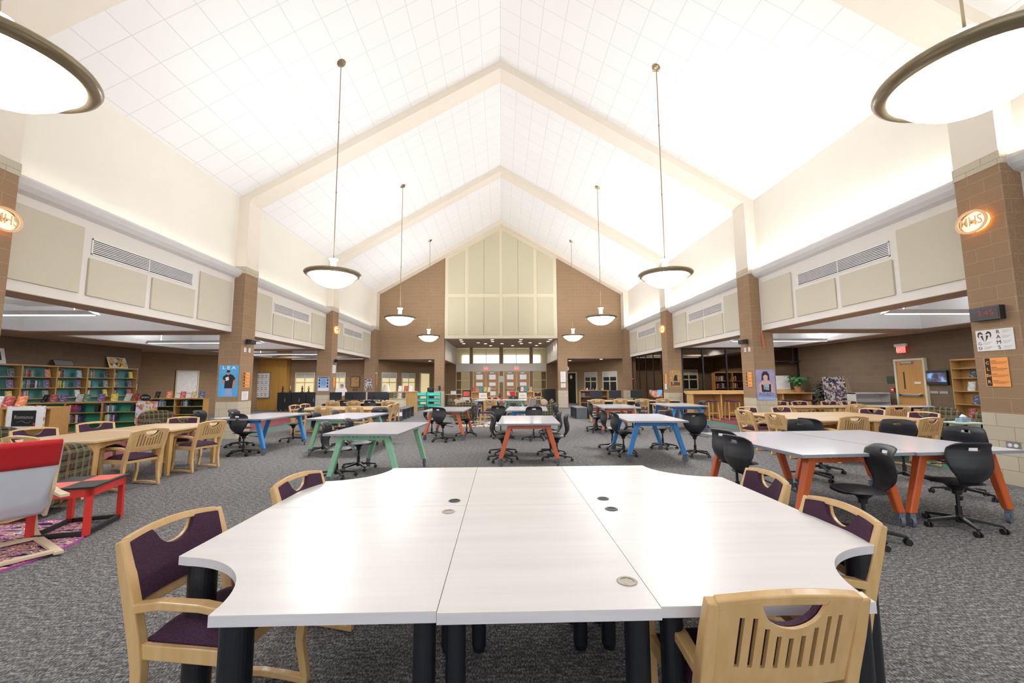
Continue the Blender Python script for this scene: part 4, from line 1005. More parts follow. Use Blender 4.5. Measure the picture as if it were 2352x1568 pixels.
tag(MB().box(-.12,.12,-.012,0,-.12,.12).build('room_plaque', M['leafdark'], loc=(12.965,13.4,1.5), rotz=-PI/2), 'small dark green room plaque beside the exit door', 'plaque')
exitsign((12.9,12.85,2.46), -PI/2, 'red EXIT sign above the single wooden door on the right wall')

# ------------------------------------------------------------------ counters, stools, glass room
def bar(label, x0, x1):
    t = thing('bar_counter', label, 'counter', (0,0,0), 0, 'bar counters at the glass wall')
    MB().box(x0,x1,16.6,17.25,.965,1.0).build('counter_top', M['maple_top'], t, bevel=.004)
    MB().box(x0+.06,x1,17.2,17.5,1.0,1.1).build('ledge', M['maple_x'], t)
    MB().box(x0+.06,x1,17.2,17.24,.05,.965).build('front_panel', M['shelfwood'], t)
    for x in (x0+.1, (x0+x1)/2, x1-.08): MB().box(x-.05,x+.0,16.68,17.2,0,.965).build('support', M['maple'], t)
bar('maple bar counter left of the near right column, with stools', 7.74, 10.28)
bar('maple bar counter right of the near right column, with potted plant', 10.32, 12.85)
def stool(label, x, y, rz=0, h=.72):
    t = thing('bar_stool', label, 'stool', (x,y,0), rz, 'bar stools with purple seats')
    MB().grid(lambda u,v: ((u-.5)*.44*(1), (v-.5)*.36, h+.03*(1-abs(2*u-1)**4)**.5*(1-abs(2*v-1)**4)**.5+.02*abs(2*u-1)**2), 10, 10).box(-.22,.22,-.18,.18,h-.02,h+.005).build('seat', M['purple'], t, smooth=False)
    for s in (-1,1):
        for q in (-1,1): MB().sweep([(s*.19,q*.15,h-.02),(s*.22,q*.2,.02)], (.018,.018)).build('leg', M['maple'], t)
        MB().sweep([(s*.22,-.2,.02),(s*.22,.2,.02)], (.015,.015)).build('runner', M['maple'], t)
    MB().box(-.2,.2,-.19,-.16,.26,.3).build('footrest', M['maple'], t)
    return t
stool('bar stool with purple seat at the counter, left one', 8.05, 15.75, .15)
stool('bar stool with purple seat at the counter, right one', 8.95, 15.85, -.1)
for i, (x, y) in enumerate(((11.2,15.8),(12.0,15.8))): stool('bar stool with purple seat behind the rearmost reading table, '+('left','right')[i], x, y)
t = stool('low maple stool with purple seat on the patterned rug in the centre', -.55, 14.85, .1, .42); t['group'] = 'low stool'
mb = MB(); mg = MB(); xs = [7.83,8.74,9.78,10.8,11.8,12.95]
for x in xs: mb.box(x-.03,x+.03,17.56,17.64,0,FZ)
mb.box(7.8,12.97,17.57,17.63,FZ-.06,FZ-.003)
t = thing('glass_partition', None, None); t['kind'] = 'structure'; mb.build('mullion', M['black'], t); MB().box(7.83,12.95,17.595,17.605,0,FZ-.06).build('pane', M['glass'], t)
mb = MB()
for y in (18.2,19.25,20.3,21.35,22.4,23.6): mb.box(7.57,7.61,y-.02,y+.02,0,FZ)
mb.box(7.57,7.61,18.2,23.6,FZ-.05,FZ-.003)
t = thing('glass_partition', None, None); t['kind'] = 'structure'; mb.build('mullion', M['black'], t); MB().box(7.585,7.593,18.2,23.6,0,FZ-.06).build('pane', M['glass'], t)
for i, y in enumerate((19.1,19.5)):
    tag(MB().tube([(7.53,y,.9),(7.5,y,.92),(7.5,y,1.25),(7.53,y,1.27)], .012, 8).build('door_pull', M['black']), 'black loop pull handle on the glass room door, '+('nearer','farther')[i], 'handle', 'glass door pulls')
window(wn, 1.1, 1.2, (11.3,24.55,1.0), 0, pane='screen'); wn += 1
bookcase('oak bookcase full of books seen through the glass wall, left one', (11.05,20.2,0), 0, .9, 1.95, .3, [.1,.45,.8,1.15,1.5], 'frame_brown')
bookcase('oak bookcase full of books seen through the glass wall, right one', (11.96,20.2,0), 0, .9, 1.95, .3, [.1,.45,.8,1.15,1.5], 'frame_brown')
for k_, X_ in enumerate((11.05,11.96)):
    for z, nm_ in ((1.5,'top'),(1.15,'second'),(.8,'third')): shelf_row(T4((X_,20.2,0),0), -.42, z, 12 if k_ == 0 else 6, .3, 'the %s shelf of the %s bookcase in the glass room' % (nm_, ('left','right')[k_]), ['white','grey','red','navy','tan','white'])
leaning('whiteboard','plain whiteboard leaning on the bar counter ledge against the glass','whiteboard',(12.0,17.42,1.1),0,.85,.62,'white','steel',.12,.012)
mb = MB().box(11.1,12.6,16.95,17.0,2.28,2.32).tube([(11.4,16.98,2.3),(11.4,16.98,FZ)],.015,6).tube([(12.3,16.98,2.3),(12.3,16.98,FZ)],.015,6).box(12.1,12.3,16.93,17.03,2.22,2.28)
tag(mb.build('hanging_rail', M['black']), 'black hanging rail on two rods in front of the glass wall', 'rail')
# plants
def plant(label, loc, pot, n, R, H, lm, seed=1, ps=1.):
    r = random.Random(seed); t = thing('potted_plant', label, 'plant', loc)
    MB().lathe([(0,0),(.1*ps,0),(.14*ps,.22*ps),(.155*ps,.22*ps),(.155*ps,.26*ps),(.13*ps,.26*ps),(.12*ps,.22*ps),(0,.22*ps)], 24).build('pot', M[pot], t)
    ml = MB(); ms = MB()
    for i in range(n):
        a = r.uniform(0,2*PI); rr = R*r.uniform(.3,1); hh = H*r.uniform(.45,1); p1 = Vector((math.cos(a)*rr, math.sin(a)*rr, hh)); p0 = Vector((0,0,.22*ps)); pm = (p0+p1)/2+Vector((0,0,.1*H))
        ms.tube([p0,pm,p1], .005, 5); d = Vector((math.cos(a),math.sin(a),-.5)).normalized(); sd = d.cross(Vector((0,0,1))).normalized(); L = .16*r.uniform(.8,1.3); w = L*.32
        pts = [p1, p1+d*L*.35+sd*w, p1+d*L*.75+sd*w*.7, p1+d*L, p1+d*L*.75-sd*w*.7, p1+d*L*.35-sd*w]
        ml.add([*pts, p1+d*L*.5+Vector((0,0,.02))], [(0,1,6),(1,2,6),(2,3,6),(3,4,6),(4,5,6),(5,0,6)])
    ms.build('stems', M[lm], t); ml.build('leaves', M[lm], t)
plant('bushy green potted plant in a clay pot on the end of the bar counter', (12.4,16.95,1.0), 'terracotta', 70, .4, .72, 'leaf', 3)
plant('dark green leafy plant standing on the floor behind the bar counter plant', (12.35,15.35,0), 'black', 200, .38, 1.5, 'leafdark', 5, 1.5)
t = thing('display_board', 'tri-fold board covered with small cards standing before the right wall', 'display board', (11.6,13.95,0), -.1)
MB().hexa([(-.42,0,.5),(.36,0,.5),(.36,.03,.5),(-.42,.03,.5)],[(-.3,.25,1.62),(.42,.25,1.62),(.42,.28,1.62),(-.3,.28,1.62)]).build('card_panel', M['collage'], t)
MB().hexa([(.36,0,.5),(.7,.25,.5),(.7,.27,.5),(.36,.03,.5)],[(.42,.25,1.62),(.66,.42,1.55),(.66,.44,1.55),(.42,.28,1.62)]).build('side_panel', M['cardboard'], t)
MB().box(-.4,.65,.05,.35,0,.5).build('stand', M['maple'], t)
t = bookcase('low grey-white bookcase near the right wall before the exit door', (12.22,13.3,0), 0, 1.15, 1.08, .35, [.1,.45,.8], 'whitebin', m='whitebin')
# armchairs
def armchair(label, x, y, a):
    t = thing('plaid_armchair', label, 'armchair', (x,y,0), math.radians(a-90), 'plaid upholstered armchairs')
    MB().box(-.26,.26,-.28,.33,.14,.36).build('seat_base', M['plaid'], t, bevel=.03, seg=3)
    MB().box(-.255,.255,-.2,.36,.36,.47).build('seat_cushion', M['plaid'], t, bevel=.045, seg=4)
    prof = [(-.24,.14),(-.26,.5),(-.28,.68),(-.30,.76),(-.35,.80),(-.42,.78),(-.46,.7),(-.45,.4),(-.42,.12)]
    mb = MB(); n = len(prof); nx = 12; vs = []
    for i in range(nx+1):
        x_ = -.39+.78*i/nx; k2 = 1-.12*(abs(2*i/nx-1)**3)
        vs += [(x_, y_+.04*abs(2*i/nx-1)**2, .14+(z_-.14)*k2) for y_, z_ in prof]
    fs = [(i*n+k, i*n+(k+1)%n, (i+1)*n+(k+1)%n, (i+1)*n+k) for i in range(nx) for k in range(n)] + [tuple(reversed(range(n))), tuple(range(nx*n, nx*n+n))]
    mb.add(vs, fs); mb.build('backrest', M['plaid'], t, bevel=.02, seg=3)
    for s in (-1,1):
        MB().box(s*.26,s*.41,-.36,.36,.12,.57).build('arm', M['plaid'], t, bevel=.06, seg=4)
        MB().sweep([(s*.33,-.38,.1),(s*.33,-.2,.045),(s*.33,.1,.03),(s*.33,.36,.06)], (.02,.018)).build('runner', M['maple'], t)
armchair('plaid armchair behind the red and black side table', -5.5,4.98,188)
armchair('plaid armchair below the chalkboard at far left', -8.2,7.1,-10)
armchair('plaid armchair before the painted flower board', -8.95,11.3,-20)
armchair('plaid armchair before the bookcase on the right wall', 11.0,10.3,200)
armchair('plaid armchair half hidden by the nearest right column', 10.75,8.95,190)
armchair('plaid armchair in the centre beside the patterned rug', -1.35,15.35,100)
armchair('plaid armchair left of the far small tables', -1.9,18.4,20)
armchair('plaid armchair right of the far small tables', 1.75,17.4,170)
for x, y, z, lb in ((-1.75,18.5,.62,'round tan cushion on the far left plaid armchair, left'),(-1.95,18.1,.6,'round tan cushion on the far left plaid armchair, right'),(1.8,17.3,.62,'round tan cushion on the far right plaid armchair')):
    o = MB().lathe([(0,-.06),(.14,-.05),(.19,0),(.14,.05),(0,.06)], 24).build('round_cushion', M['soffit'], smooth=True, loc=(x,y,z)); o.rotation_euler = (1.2,0,.5); tag(o, lb, 'cushion', 'round cushions')
# white side table, tissue box
t = thing('side_table', 'small pale mint side table holding a tissue box', 'side table', (9.72,8.5,0))
MB().box(-.24,.24,-.24,.24,.57,.6).build('table_top', M['mintpaint'], t, bevel=.004); MB().box(-.18,.18,-.18,.18,.4,.57).build('apron', M['mintpaint'], t)
for sx in (-1,1):
    for sy in (-1,1): MB().box(sx*.18,sx*.14,sy*.18,sy*.14,0,.57).build('leg', M['mintpaint'], t)
t = thing('tissue_box', 'blue patterned tissue box with white tissue on the side table', 'tissue box', (9.70,8.5,.601), .2)
MB().box(-.12,.12,-.06,.06,0,.08).build('carton', M['book_pale blue'], t); MB().tube([(0,0,.08),(.01,0,.11),(0,.01,.16)], [.03,.06,.01], 7).build('tissue', M['white'], t)

# ------------------------------------------------------------------ near-left lounge corner
t = thing('round_rug', 'round shaggy rug in pink, purple and orange', 'rug', (-4.93,3.82,0))
MB().prism(arc(0,0,.96,0,360,64)[:-1], .001, .014).build('pile', M['rug'], t)
MB().lathe([(.955,.001),(.975,.001),(.975,.016),(.955,.016),(.955,.001)], 64).build('edge', M['rugedge'], t)
t = thing('red_side_table', 'red side table with black and red checkered top', 'side table', (-4.36,4.50,.001), math.radians(17))
w_, l_, h_ = .235, .30, .485
MB().box(-w_-.02,w_+.02,-l_-.02,l_+.02,h_-.022,h_).build('table_top', M['black'], t, bevel=.004)
mb = MB().box(-w_+.01,0,-l_+.01,0,h_,h_+.002).box(0,w_-.01,0,l_-.01,h_,h_+.002); mb.build('red_square', M['redsq'], t)
MB().box(-w_,w_,-l_,-l_+.018,h_-.1,h_-.022).box(-w_,w_,l_-.018,l_,h_-.1,h_-.022).box(-w_,-w_+.018,-l_,l_,h_-.1,h_-.022).box(w_-.018,w_,-l_,l_,h_-.1,h_-.022).build('apron', M['redpaint'], t)
for sx in (-1,1):
    for sy in (-1,1): MB().box(sx*w_,sx*(w_-.045),sy*l_,sy*(l_-.045),.014,h_-.022).build('leg', M['redpaint'], t)
MB().box(-w_+.045,w_-.045,-l_+.005,-l_+.04,.015,.055).box(-w_+.045,w_-.045,l_-.04,l_-.005,.015,.055).box(-w_+.005,-w_+.04,-l_+.045,l_-.045,.015,.055).box(w_-.04,w_-.005,-l_+.045,l_-.045,.015,.055).build('stretcher', M['black'], t)
def lounge(label, x, y, a, z0=.0):
    t = thing('canvas_lounge_chair', label, 'lounge chair', (x,y,z0), math.radians(a-90), 'red and white canvas chairs')
    pr_ = [(-.50,.945),(-.47,.85),(-.42,.70),(-.36,.55),(-.30,.42),(-.22,.33),(-.1,.29),(.1,.31),(.3,.37),(.38,.34)]
    def srf(u, v, w=.3, off=0):
        q = v*(len(pr_)-1); i = min(int(q), len(pr_)-2); f = q-i; yy = pr_[i][0]+(pr_[i+1][0]-pr_[i][0])*f; zz = pr_[i][1]+(pr_[i+1][1]-pr_[i][1])*f
        return ((u-.5)*2*w, yy-.02*(1-(2*u-1)**2)+off, zz)
    MB().grid(lambda u,v: srf(u,v), 10, 36).build('canvas_sling', M['canvas'], t, smooth=True, solid=.012)
    MB().grid(lambda u,v: (srf(u,v*.2,.305)[0], srf(u,v*.2)[1]+(-.022), srf(u,v*.2)[2]+.03), 8, 6).grid(lambda u,v: (srf(u,v*.25,.305)[0], srf(u,v*.25)[1]+(.03), srf(u,v*.25)[2]+.03), 8, 6).grid(lambda u,v: (srf(u,0,.305)[0], -.522+.052*v, .975+.012*math.sin(PI*v)), 8, 4).build('red_headrest_cover', M['redfabric'], t, smooth=True, solid=.008)
    for s in (-1,1):
        xx = s*.34
        MB().sweep([(xx,-.56,.50),(xx,-.3,.50),(xx,.2,.535),(xx,.33,.53),(xx,.39,.47),(xx,.36,.2),(xx,.28,.05),(xx,.15,.02),(xx,-.55,.016)], (.03,.013), up=(1,0,0)).build('bent_frame', M['pine'], t, bevel=.003)
        MB().sweep([(s*.305,-.48,.95),(s*.305,-.36,.55),(s*.305,-.2,.30),(s*.305,.3,.36)], (.012,.02), up=(1,0,0)).build('side_rail', M['pine'], t)
    MB().box(-.34,.34,-.52,-.46,.012,.035).box(-.34,.34,.1,.16,.012,.035).build('cross_bar', M['pine'], t)
    return t
lounge('white canvas lounge chair with red headrest cover, cut by the left picture edge', -4.50,3.84,148,.016)
lounge('far red and white canvas lounge chair near the entrance doors', 1.0,22.6,-30)

# ------------------------------------------------------------------ computer desks and screens
def desk(label, x0, x1, y0, y1):
    t = thing('computer_desk', label, 'desk', (0,0,0))
    MB().box(x0,x1,y0,y1,.71,.74).build('desk_top', M['maple_top'], t, bevel=.003); MB().box(x0+.03,x1-.03,y1-.04,y1-.02,.1,.71).build('modesty_panel', M['greypanel'], t)
    n = max(2, int((x1-x0)/.85)+1)
    for i in range(n): x = x0+.02+(x1-x0-.04)*i/(n-1); MB().box(x-.015,x+.015,y0+.05,y1-.05,0,.71).build('leg_panel', M['greypanel'], t)
desk('long computer desk with black monitors in front of the left column', -6.95,-4.42,16.15,17.1)
desk('long computer desk with black monitors in front of the right column', 3.55,7.1,16.2,17.1)
def monitor(label, x, y, w, h, z=.742, mat='screen'):
    t = thing('monitor', label, 'monitor', (x,y,z), rnd.uniform(-.06,.06), 'black monitors on the computer desks')
    MB().box(-w/2,w/2,0,.03,.09,.09+h).build('housing', M['blackplastic'], t, bevel=.006)
    MB().box(-w/2+.012,w/2-.012,-.002,0,.105,.09+h-.015).build('screen', M[mat] if isinstance(mat,str) else mat, t)
    MB().box(-.03,.03,.01,.03,0,.12).box(-.12,.12,-.08,.1,0,.012).build('stand', M['blackplastic'], t)
    return t
for i, (x, w) in enumerate(((-6.62,.48),(-6.1,.40),(-5.68,.5),(-5.2,.40),(-4.9+.08,.5),(-4.53+.1,.0))):
    if w: monitor('dark monitor on the left computer desk, %s from the column' % ordn[i], x, 16.7+(i%2)*.12, w, .31)
monitor('dark monitor on the left computer desk, at the aisle end', -4.6, 16.45, .34, .27)
for i, x in enumerate((3.86,4.64,5.52)): monitor('dark monitor on the right computer desk, %s from the grey bench' % ordn[i], x, 16.75, .5, .31)
k = N('screen_desert'); no = k.n('ShaderNodeTexNoise'); no.inputs['Scale'].default_value = 3.2; k.L(k.coord(), no.inputs['Vector'])
cc = k.ramp(no.outputs[0], [(.4,hexc('#1a1c22')),(.5,hexc('#b5652a')),(.56,hexc('#3f9fe0'))]); k.out(cc,.3); k.L(cc,k.b.inputs['Emission Color']); k.b.inputs['Emission Strength'].default_value = .6
monitor('monitor with a blue and orange picture on the right computer desk', 6.32, 16.75, .56, .33, .742, k.m)
# grey benches
def bench(label, x0, x1, y0, y1, n, face):
    t = thing('grey_bench', label, 'bench', (0,0,0), 0, 'low grey laminate benches')
    MB().box(x0,x1,y0,y1,.42,.45).build('bench_top', M['greylam'], t)
    for i in range(n+1): y = y0+(y1-y0-.03)*i/n; MB().box(x0+.01,x1-.01,y,y+.03,0,.42).build('divider', M['greylam'], t)
    MB().box(x1-.03 if face < 0 else x0+.01, x1-.01 if face < 0 else x0+.03, y0,y1,0,.42).build('back_panel', M['greylam'], t)
bench('low grey laminate bench with open bays beside the left computer desk', -4.36,-3.95,16.75,18.9,3,1)
bench('low grey laminate bench with open bays beside the right computer desk', 3.03,3.5,16.72,18.2,2,-1)
t = thing('waste_bin', 'small grey waste bin with white liner beside the grey bench', 'bin', (-4.05,16.5,0))
MB().lathe([(0,0),(.1,0),(.13,.33),(.12,.33),(.095,.01),(0,.01)], 20).build('bin_body', M['greylam'], t); MB().lathe([(.132,.34),(.136,.22),(.14,.2)], 14).build('bin_liner', M['white'], t)
# left service desk, lamp
t = thing('service_desk', 'tall maple service desk with papers behind the left benches', 'desk', (-4.85,21.3,0))
MB().box(-.55,.55,-.25,.25,1.03,1.07).build('desk_top', M['maple_top'], t); MB().box(-.52,.52,-.2,.22,0,1.03).build('cabinet', M['maple'], t)
t = thing('low_cabinet', 'low cream cabinet carrying the table lamp', 'cabinet', (-5.35,19.9,0)); MB().box(-.45,.75,-.25,.25,0,.73).build('body', M['winframe'], t); MB().box(-.47,.77,-.27,.27,.73,.76).build('top', M['maple_top'], t)
t = thing('table_lamp', 'table lamp with cream shade and dark base on the low cabinet', 'lamp', (-5.5,19.9,.761))
MB().lathe([(0,0),(.09,0),(.09,.02),(.03,.04),(.06,.14),(.05,.24),(.015,.28),(.015,.34),(0,.34)], 20).build('lamp_base', M['leafdark'], t); MB().lathe([(.2,.32),(.11,.66),(.1,.66),(.19,.32)], 28).build('lamp_shade', M['lampshade'], t)
for i, (x, c) in enumerate(((-5.1,'green'),(-4.85,'white'),(-4.7,'black'))): face_book(T4((0,0,0),0), x, 19.95, .76, c, '%s book displayed on the low cabinet beside the lamp' % c, .25, 1.2)
for i, (x, c) in enumerate(((-5.15,'white'),(-4.85,'red'),(-4.6,'white'))): face_book(T4((0,0,0),0), x, 21.2, 1.07, c, '%s book propped on the tall maple service desk' % c, .4, 1.3)
# teal carts
def cart(label, x, w):
    t = thing('book_cart', label, 'book cart', (x,23.0,0), 0, 'teal book carts')
    for s in (-1,1): MB().box(s*w/2,s*(w/2-.03),-.2,.2,.08,1.0).build('side_panel', M['teal'], t)
    for z in (.2,.5,.82):
        MB().hexa([(-w/2+.03,-.2,z),(w/2-.03,-.2,z),(w/2-.03,.0,z-.06),(-w/2+.03,.0,z-.06)],[(-w/2+.03,-.19,z+.02),(w/2-.03,-.19,z+.02),(w/2-.03,.01,z-.04),(-w/2+.03,.01,z-.04)]).box(-w/2+.03,w/2-.03,-.01,.01,z-.06,z+.14).build('shelf', M['teal'], t)
    for sx in (-1,1):
        for sy in (-1,1): MB().add(*cyl_x((sx*(w/2-.05),sy*.14,.04),.04,.03)).build('caster', M['black'], t)
cart('empty teal book cart, wider one on the left', -4.6, .98); cart('empty teal book cart, narrower one by the pier', -3.72, .7)
t = tag(MB().box(-4.35,-3.98,24.35,24.75,0,1.22).box(-4.3,-4.02,24.3,24.6,1.0,1.15).build('copier', M['blackplastic'], bevel=.02), 'black copier half hidden behind the teal carts', 'copier')
# table behind left pier
t = thing('folding_table', 'small table with black legs behind the left pier', 'table', (-2.95,26.5,0))
MB().box(-.6,.6,-.3,.3,.74,.77).build('table_top', M['birch'], t)
for sx in (-1,1):
    for sy in (-1,1): MB().box(sx*.57,sx*.53,sy*.27,sy*.23,0,.74).build('leg', M['black'], t)
tag(MB().box(-.16,.16,-.1,.1,0,.2).build('white_box', M['white'], loc=(-3.05,26.4,.771)), 'white box on the small table behind the left pier', 'box')
# centre service desks with hutches
for sx, xc, lb in ((-1,-.98,'left'),(1,1.12,'right')):
    t = thing('sign_in_desk', 'desk with a wooden hutch in front of the %s pair of doors' % lb, 'desk', (xc,19.9,0))
    MB().box(-.55,.55,-.35,.35,.72,.75).build('desk_top', M['maple_top'], t); MB().box(-.52,.52,-.33,-.3,.0,.72).build('front_panel', M['greypanel'], t)
    for s in (-1,1): MB().box(s*.52,s*.5,-.3,.33,0,.72).build('side_panel', M['greypanel'], t)
    h = MB().box(-.45,.45,.0,.3,1.02,1.05).box(-.45,-.42,0,.3,.75,1.02).box(.42,.45,0,.3,.75,1.02).box(-.45,.45,.28,.3,.75,1.02).build('hutch', M['maple'], t)
    s_ = thing('paper_sign', 'white printed sign with dark top on the %s hutch desk' % lb, 'sign', (xc+(.1 if sx < 0 else -.1),19.78,.752))
    MB().box(-.19,.19,0,.01,0,.3).build('sheet', M['white'], s_); MB().box(-.19,.19,-.003,0,.26,.3).box(-.1,.1,-.002,0,.12,.13).box(-.12,.12,-.002,0,.09,.1).build('print', M['ink'], s_)
    for q, (dx, c) in enumerate(((-.36,'red'),(-.2,'orange'),(.0,'teal'),(.2,'yellow'),(.38,'white')) if sx < 0 else ((-.28,'black'),(-.1,'white'),(.1,'teal'),(.32,'tan'))):
        face_book(T4((xc,20.05,0),0), dx, .1, 1.05, c, '%s booklet standing on top of the %s hutch' % (c, lb), .15, 1.15 if c == 'teal' else .95)
t = thing('brochure_stand', 'black stand with orange folder, white papers and yellow bin near the doors', 'stand', (-1.72,20.6,0))
MB().box(-.2,.2,-.1,.1,0,1.12).build('rack', M['black'], t); MB().box(-.16,.16,-.13,-.1,.82,1.06).build('orange_folder', M['redsq'], t); MB().box(-.19,.19,-.15,-.1,.62,.78).build('papers', M['white'], t); MB().box(-.18,.18,-.18,-.1,.3,.55).build('yellow_bin', M['yellow'], t)
t = thing('red_stand', 'small red pedestal table between the hutch desks', 'side table', (.03,21.2,0)); MB().box(-.24,.24,-.2,.2,.68,.72).build('table_top', M['redsq'], t); MB().box(-.05,.05,-.05,.05,.03,.68).build('post', M['redsq'], t); MB().box(-.2,.2,-.17,.17,0,.03).build('foot', M['redsq'], t)
t = tag(MB().lathe([(0,0),(.05,0),(.07,.08),(.04,.14),(.06,.2),(0,.26)], 16).build('figurine', M['frame_brown'], loc=(-.08,21.2,.721), smooth=True), 'small brown figurine on the red pedestal table', 'figurine')
tag(MB().box(2.95,3.72,28.3,28.9,.02,1.02).build('black_cabinet', M['black'], bevel=.01), 'tall black cabinet beside the right sidelight of the entrance', 'cabinet')
tag(MB().prism([(-1.55,14.2),(-.1,14.05),(.0,16.1),(-1.3,16.2)], .001,.012).build('patterned_rug', M['patrug']), 'pale patterned rug under the free-standing armchair in the centre', 'rug')
# black carts with trophies
for i, x in enumerate((-11.75,-10.98,-10.21)):
    t = thing('charging_cart', 'black laptop charging cart by the far left wall, %s from the veneer panel' % ordn[i], 'cart', (x,23.0,0), 0, 'black charging carts')
    MB().box(-.37,.37,-.3,.3,.1,1.02).build('body', M['black'], t, bevel=.01); MB().box(-.35,-.005,-.31,-.3,.14,.98).box(.005,.35,-.31,-.3,.14,.98).build('door', M['blackplastic'], t); MB().box(.03,.06,-.32,-.31,.5,.7).build('handle', M['steel'], t)
    for sx in (-1,1):
        for sy in (-1,1): MB().add(*cyl_x((sx*.3,sy*.22,.05),.05,.03)).build('caster', M['black'], t)
for i, (x, m_) in enumerate(((-11.95,'purple'),(-11.55,'brass'),(-10.9,'black'),(-10.55,'brass'))):
    t = thing('figurine', '%s statuette on the black charging carts, %s from the veneer panel' % (('dark','gold','black','pale gold')[i], ordn[i]), 'figurine', (x,22.9,1.021), 0, 'statuettes on the carts')
    MB().box(-.07,.07,-.05,.05,0,.04).build('base', M['frame_brown'], t); MB().lathe([(0,.04),(.05,.05),(.03,.12),(.06,.2),(.02,.26),(.045,.31),(0,.36)], 14).build('figure', M[m_], t, smooth=True)
# left rear wall pictures
leaning('framed_portrait', 'framed sepia portrait of two people on the far left wall', 'picture', (-8.63,24.58,1.24), 0, .56, .66, 'sepia', 'frame_brown', 0, .05)
tag(MB().box(-.14,.14,-.02,0,0,.1).build('name_plaque', M['brass'], loc=(-8.63,24.59,1.08)), 'small brass plaque under the sepia portrait', 'plaque')
t = thing('display_case', 'grey framed display case with rows of small cards on the veneer wall', 'display case', (-13.72,23.93,.68))
MB().box(-.53,.53,-.05,0,0,1.47).build('frame', M['steel'], t); MB().box(-.48,.48,-.055,-.05,.05,1.42).build('backing', M['white'], t)
mb = MB()
for r in range(4):
    for c in range(4):
        for q in range(2): mb.box(-.42+c*.22,-.3+c*.22,-.058,-.055,.14+r*.34+q*.1,.18+r*.34+q*.1)
mb.build('cards', M['inkgrey'], t)
mb = MB()
for r in range(1,4): mb.box(-.48,.48,-.06,-.055,.04+r*.34,.055+r*.34)
mb.build('divider', M['steel'], t)
# right-rear bookcase with toys
bookcase('low maple bookcase crowded with small items behind the right computer desk', (4.85,21.5,0), 0, 1.45, 1.06, .35, [.1,.42,.72], 'frame_brown')
T = T4((4.85,21.5,0),0); shelf_row(T, -.68, .72, 6, .3, 'the shelf behind the right computer desk', ['teal','purple','orange'])
for i in range(7): tag(MB().lathe([(0,0),(.04,0),(.04,.07+.02*(i%3)),(0,.1+.02*(i%3))], 10).build('desk_item', M['book_'+['red','white','purple','green','orange','navy','yellow'][i]], loc=(4.35+i*.16,21.6,1.061)), '%s little pot on the low bookcase behind the monitors' % ['red','white','purple','green','orange','navy','yellow'][i], 'pot', 'small pots on the bookcase')
# cardboard cut-out
t = thing('cardboard_cutout', 'flat cut-out of a smiling person in white behind the left monitors', 'cut-out', (-6.62,17.25,.74))
MB().box(-.012,.012,0,.01,0,.5).build('support', M['cardboard'], t)
def disc(name, x, z, rx, rz_, m, y=-.004, n=24): 
    o = MB().prism([(x+rx*math.cos(2*PI*i/n), z+rz_*math.sin(2*PI*i/n)) for i in range(n)], -.002, .002).build(name, M[m], t, loc=(0,y,0)); o.rotation_euler = (PI/2,0,0); return o
disc('shirt', 0, .42, .24, .2, 'white', 0); disc('hair', .02, .66, .13, .13, 'white', -.001); disc('face', .03, .64, .08, .1, 'skin', -.006); disc('smile', .03, .595, .03, .01, 'white', -.01); disc('eyes', .03, .66, .045, .012, 'hair', -.01)

# ------------------------------------------------------------------ posters and signs on the columns
def sheet(name, label, cat, loc, rotz, w, h, m, group=None):
    t = thing(name, label, cat, loc, rotz, group); MB().box(-w/2,w/2,-.004,0,-h/2,h/2).build('sheet', M[m], t); return t
def flat(t, name, pts, m, y=-.006):
    o = MB().prism(pts, -.0012, .0012).build(name, M[m], t, loc=(0,y,0)); o.rotation_euler = (PI/2,0,0); return o
def ell(cx, cz, rx, rz_, n=28, a0=0): return [(cx+rx*math.cos(2*PI*i/n), cz+rz_*math.sin(2*PI*i/n)) for i in range(n)]
yf = 11.506
t = sheet('reading_poster', 'blue poster with letters LEA and a man in a black shirt holding a book', 'poster', (-7.485,yf,1.57), 0, .53, .86, 'posterblue')
text('L E A', .12, (0,-.006,.36), M['white'], t, sx=1.35, bold=.003)
flat(t,'jeans',[(-.09,-.42),(.13,-.42),(.11,-.2),(-.08,-.2)],'jean'); flat(t,'arms',[(-.2,-.05),(-.15,-.08),(.0,.06),(.1,-.2),(.16,-.2),(.21,.05),(.15,.12),(-.1,.12)],'skin',-.0065)
flat(t,'shirt',[(-.1,-.2),(.11,-.2),(.13,.0),(.19,.06),(.12,.16),(.04,.19),(-.06,.18),(-.14,.13),(-.15,.04),(-.09,.02)],'ink',-.008); flat(t,'face',ell(-.01,.22,.045,.06),'skin',-.0095); flat(t,'hair',ell(-.01,.262,.05,.035),'hair',-.0105); flat(t,'held_book',[(-.06,.0),(.02,.03),(.0,.12),(-.08,.09)],'white',-.0105)
t = sheet('reading_poster', 'lavender READ poster with a dark-haired woman holding a blue book', 'poster', (7.49,yf,1.375), 0, .54, .86, 'posterlav')
text('READ', .15, (.0,-.012,-.27), M['posterblue2'], t, sx=1.15, bold=.003)
flat(t,'shoulders',[(-.2,-.22),(.21,-.22),(.2,.0),(.12,.1),(-.1,.1),(-.19,.02)],'skinl'); flat(t,'top',[(-.12,-.2),(.14,-.2),(.15,.02),(.1,.02),(.06,-.05),(-.05,-.05),(-.1,.02),(-.13,.0)],'ink',-.008)
flat(t,'neck',[(-.03,.05),(.04,.05),(.04,.15),(-.03,.15)],'skinl',-.008); flat(t,'hair',[(-.12,.12),(-.1,.3),(-.04,.38),(.05,.38),(.11,.3),(.12,.12),(.07,.14),(.0,.3),(-.07,.14)],'hair',-.0085); flat(t,'face',ell(0,.22,.065,.09),'skinl',-.0095); flat(t,'fringe',[(-.08,.24),(-.06,.32),(.02,.35),(.08,.3),(.07,.25),(.0,.29)],'hair',-.0107)
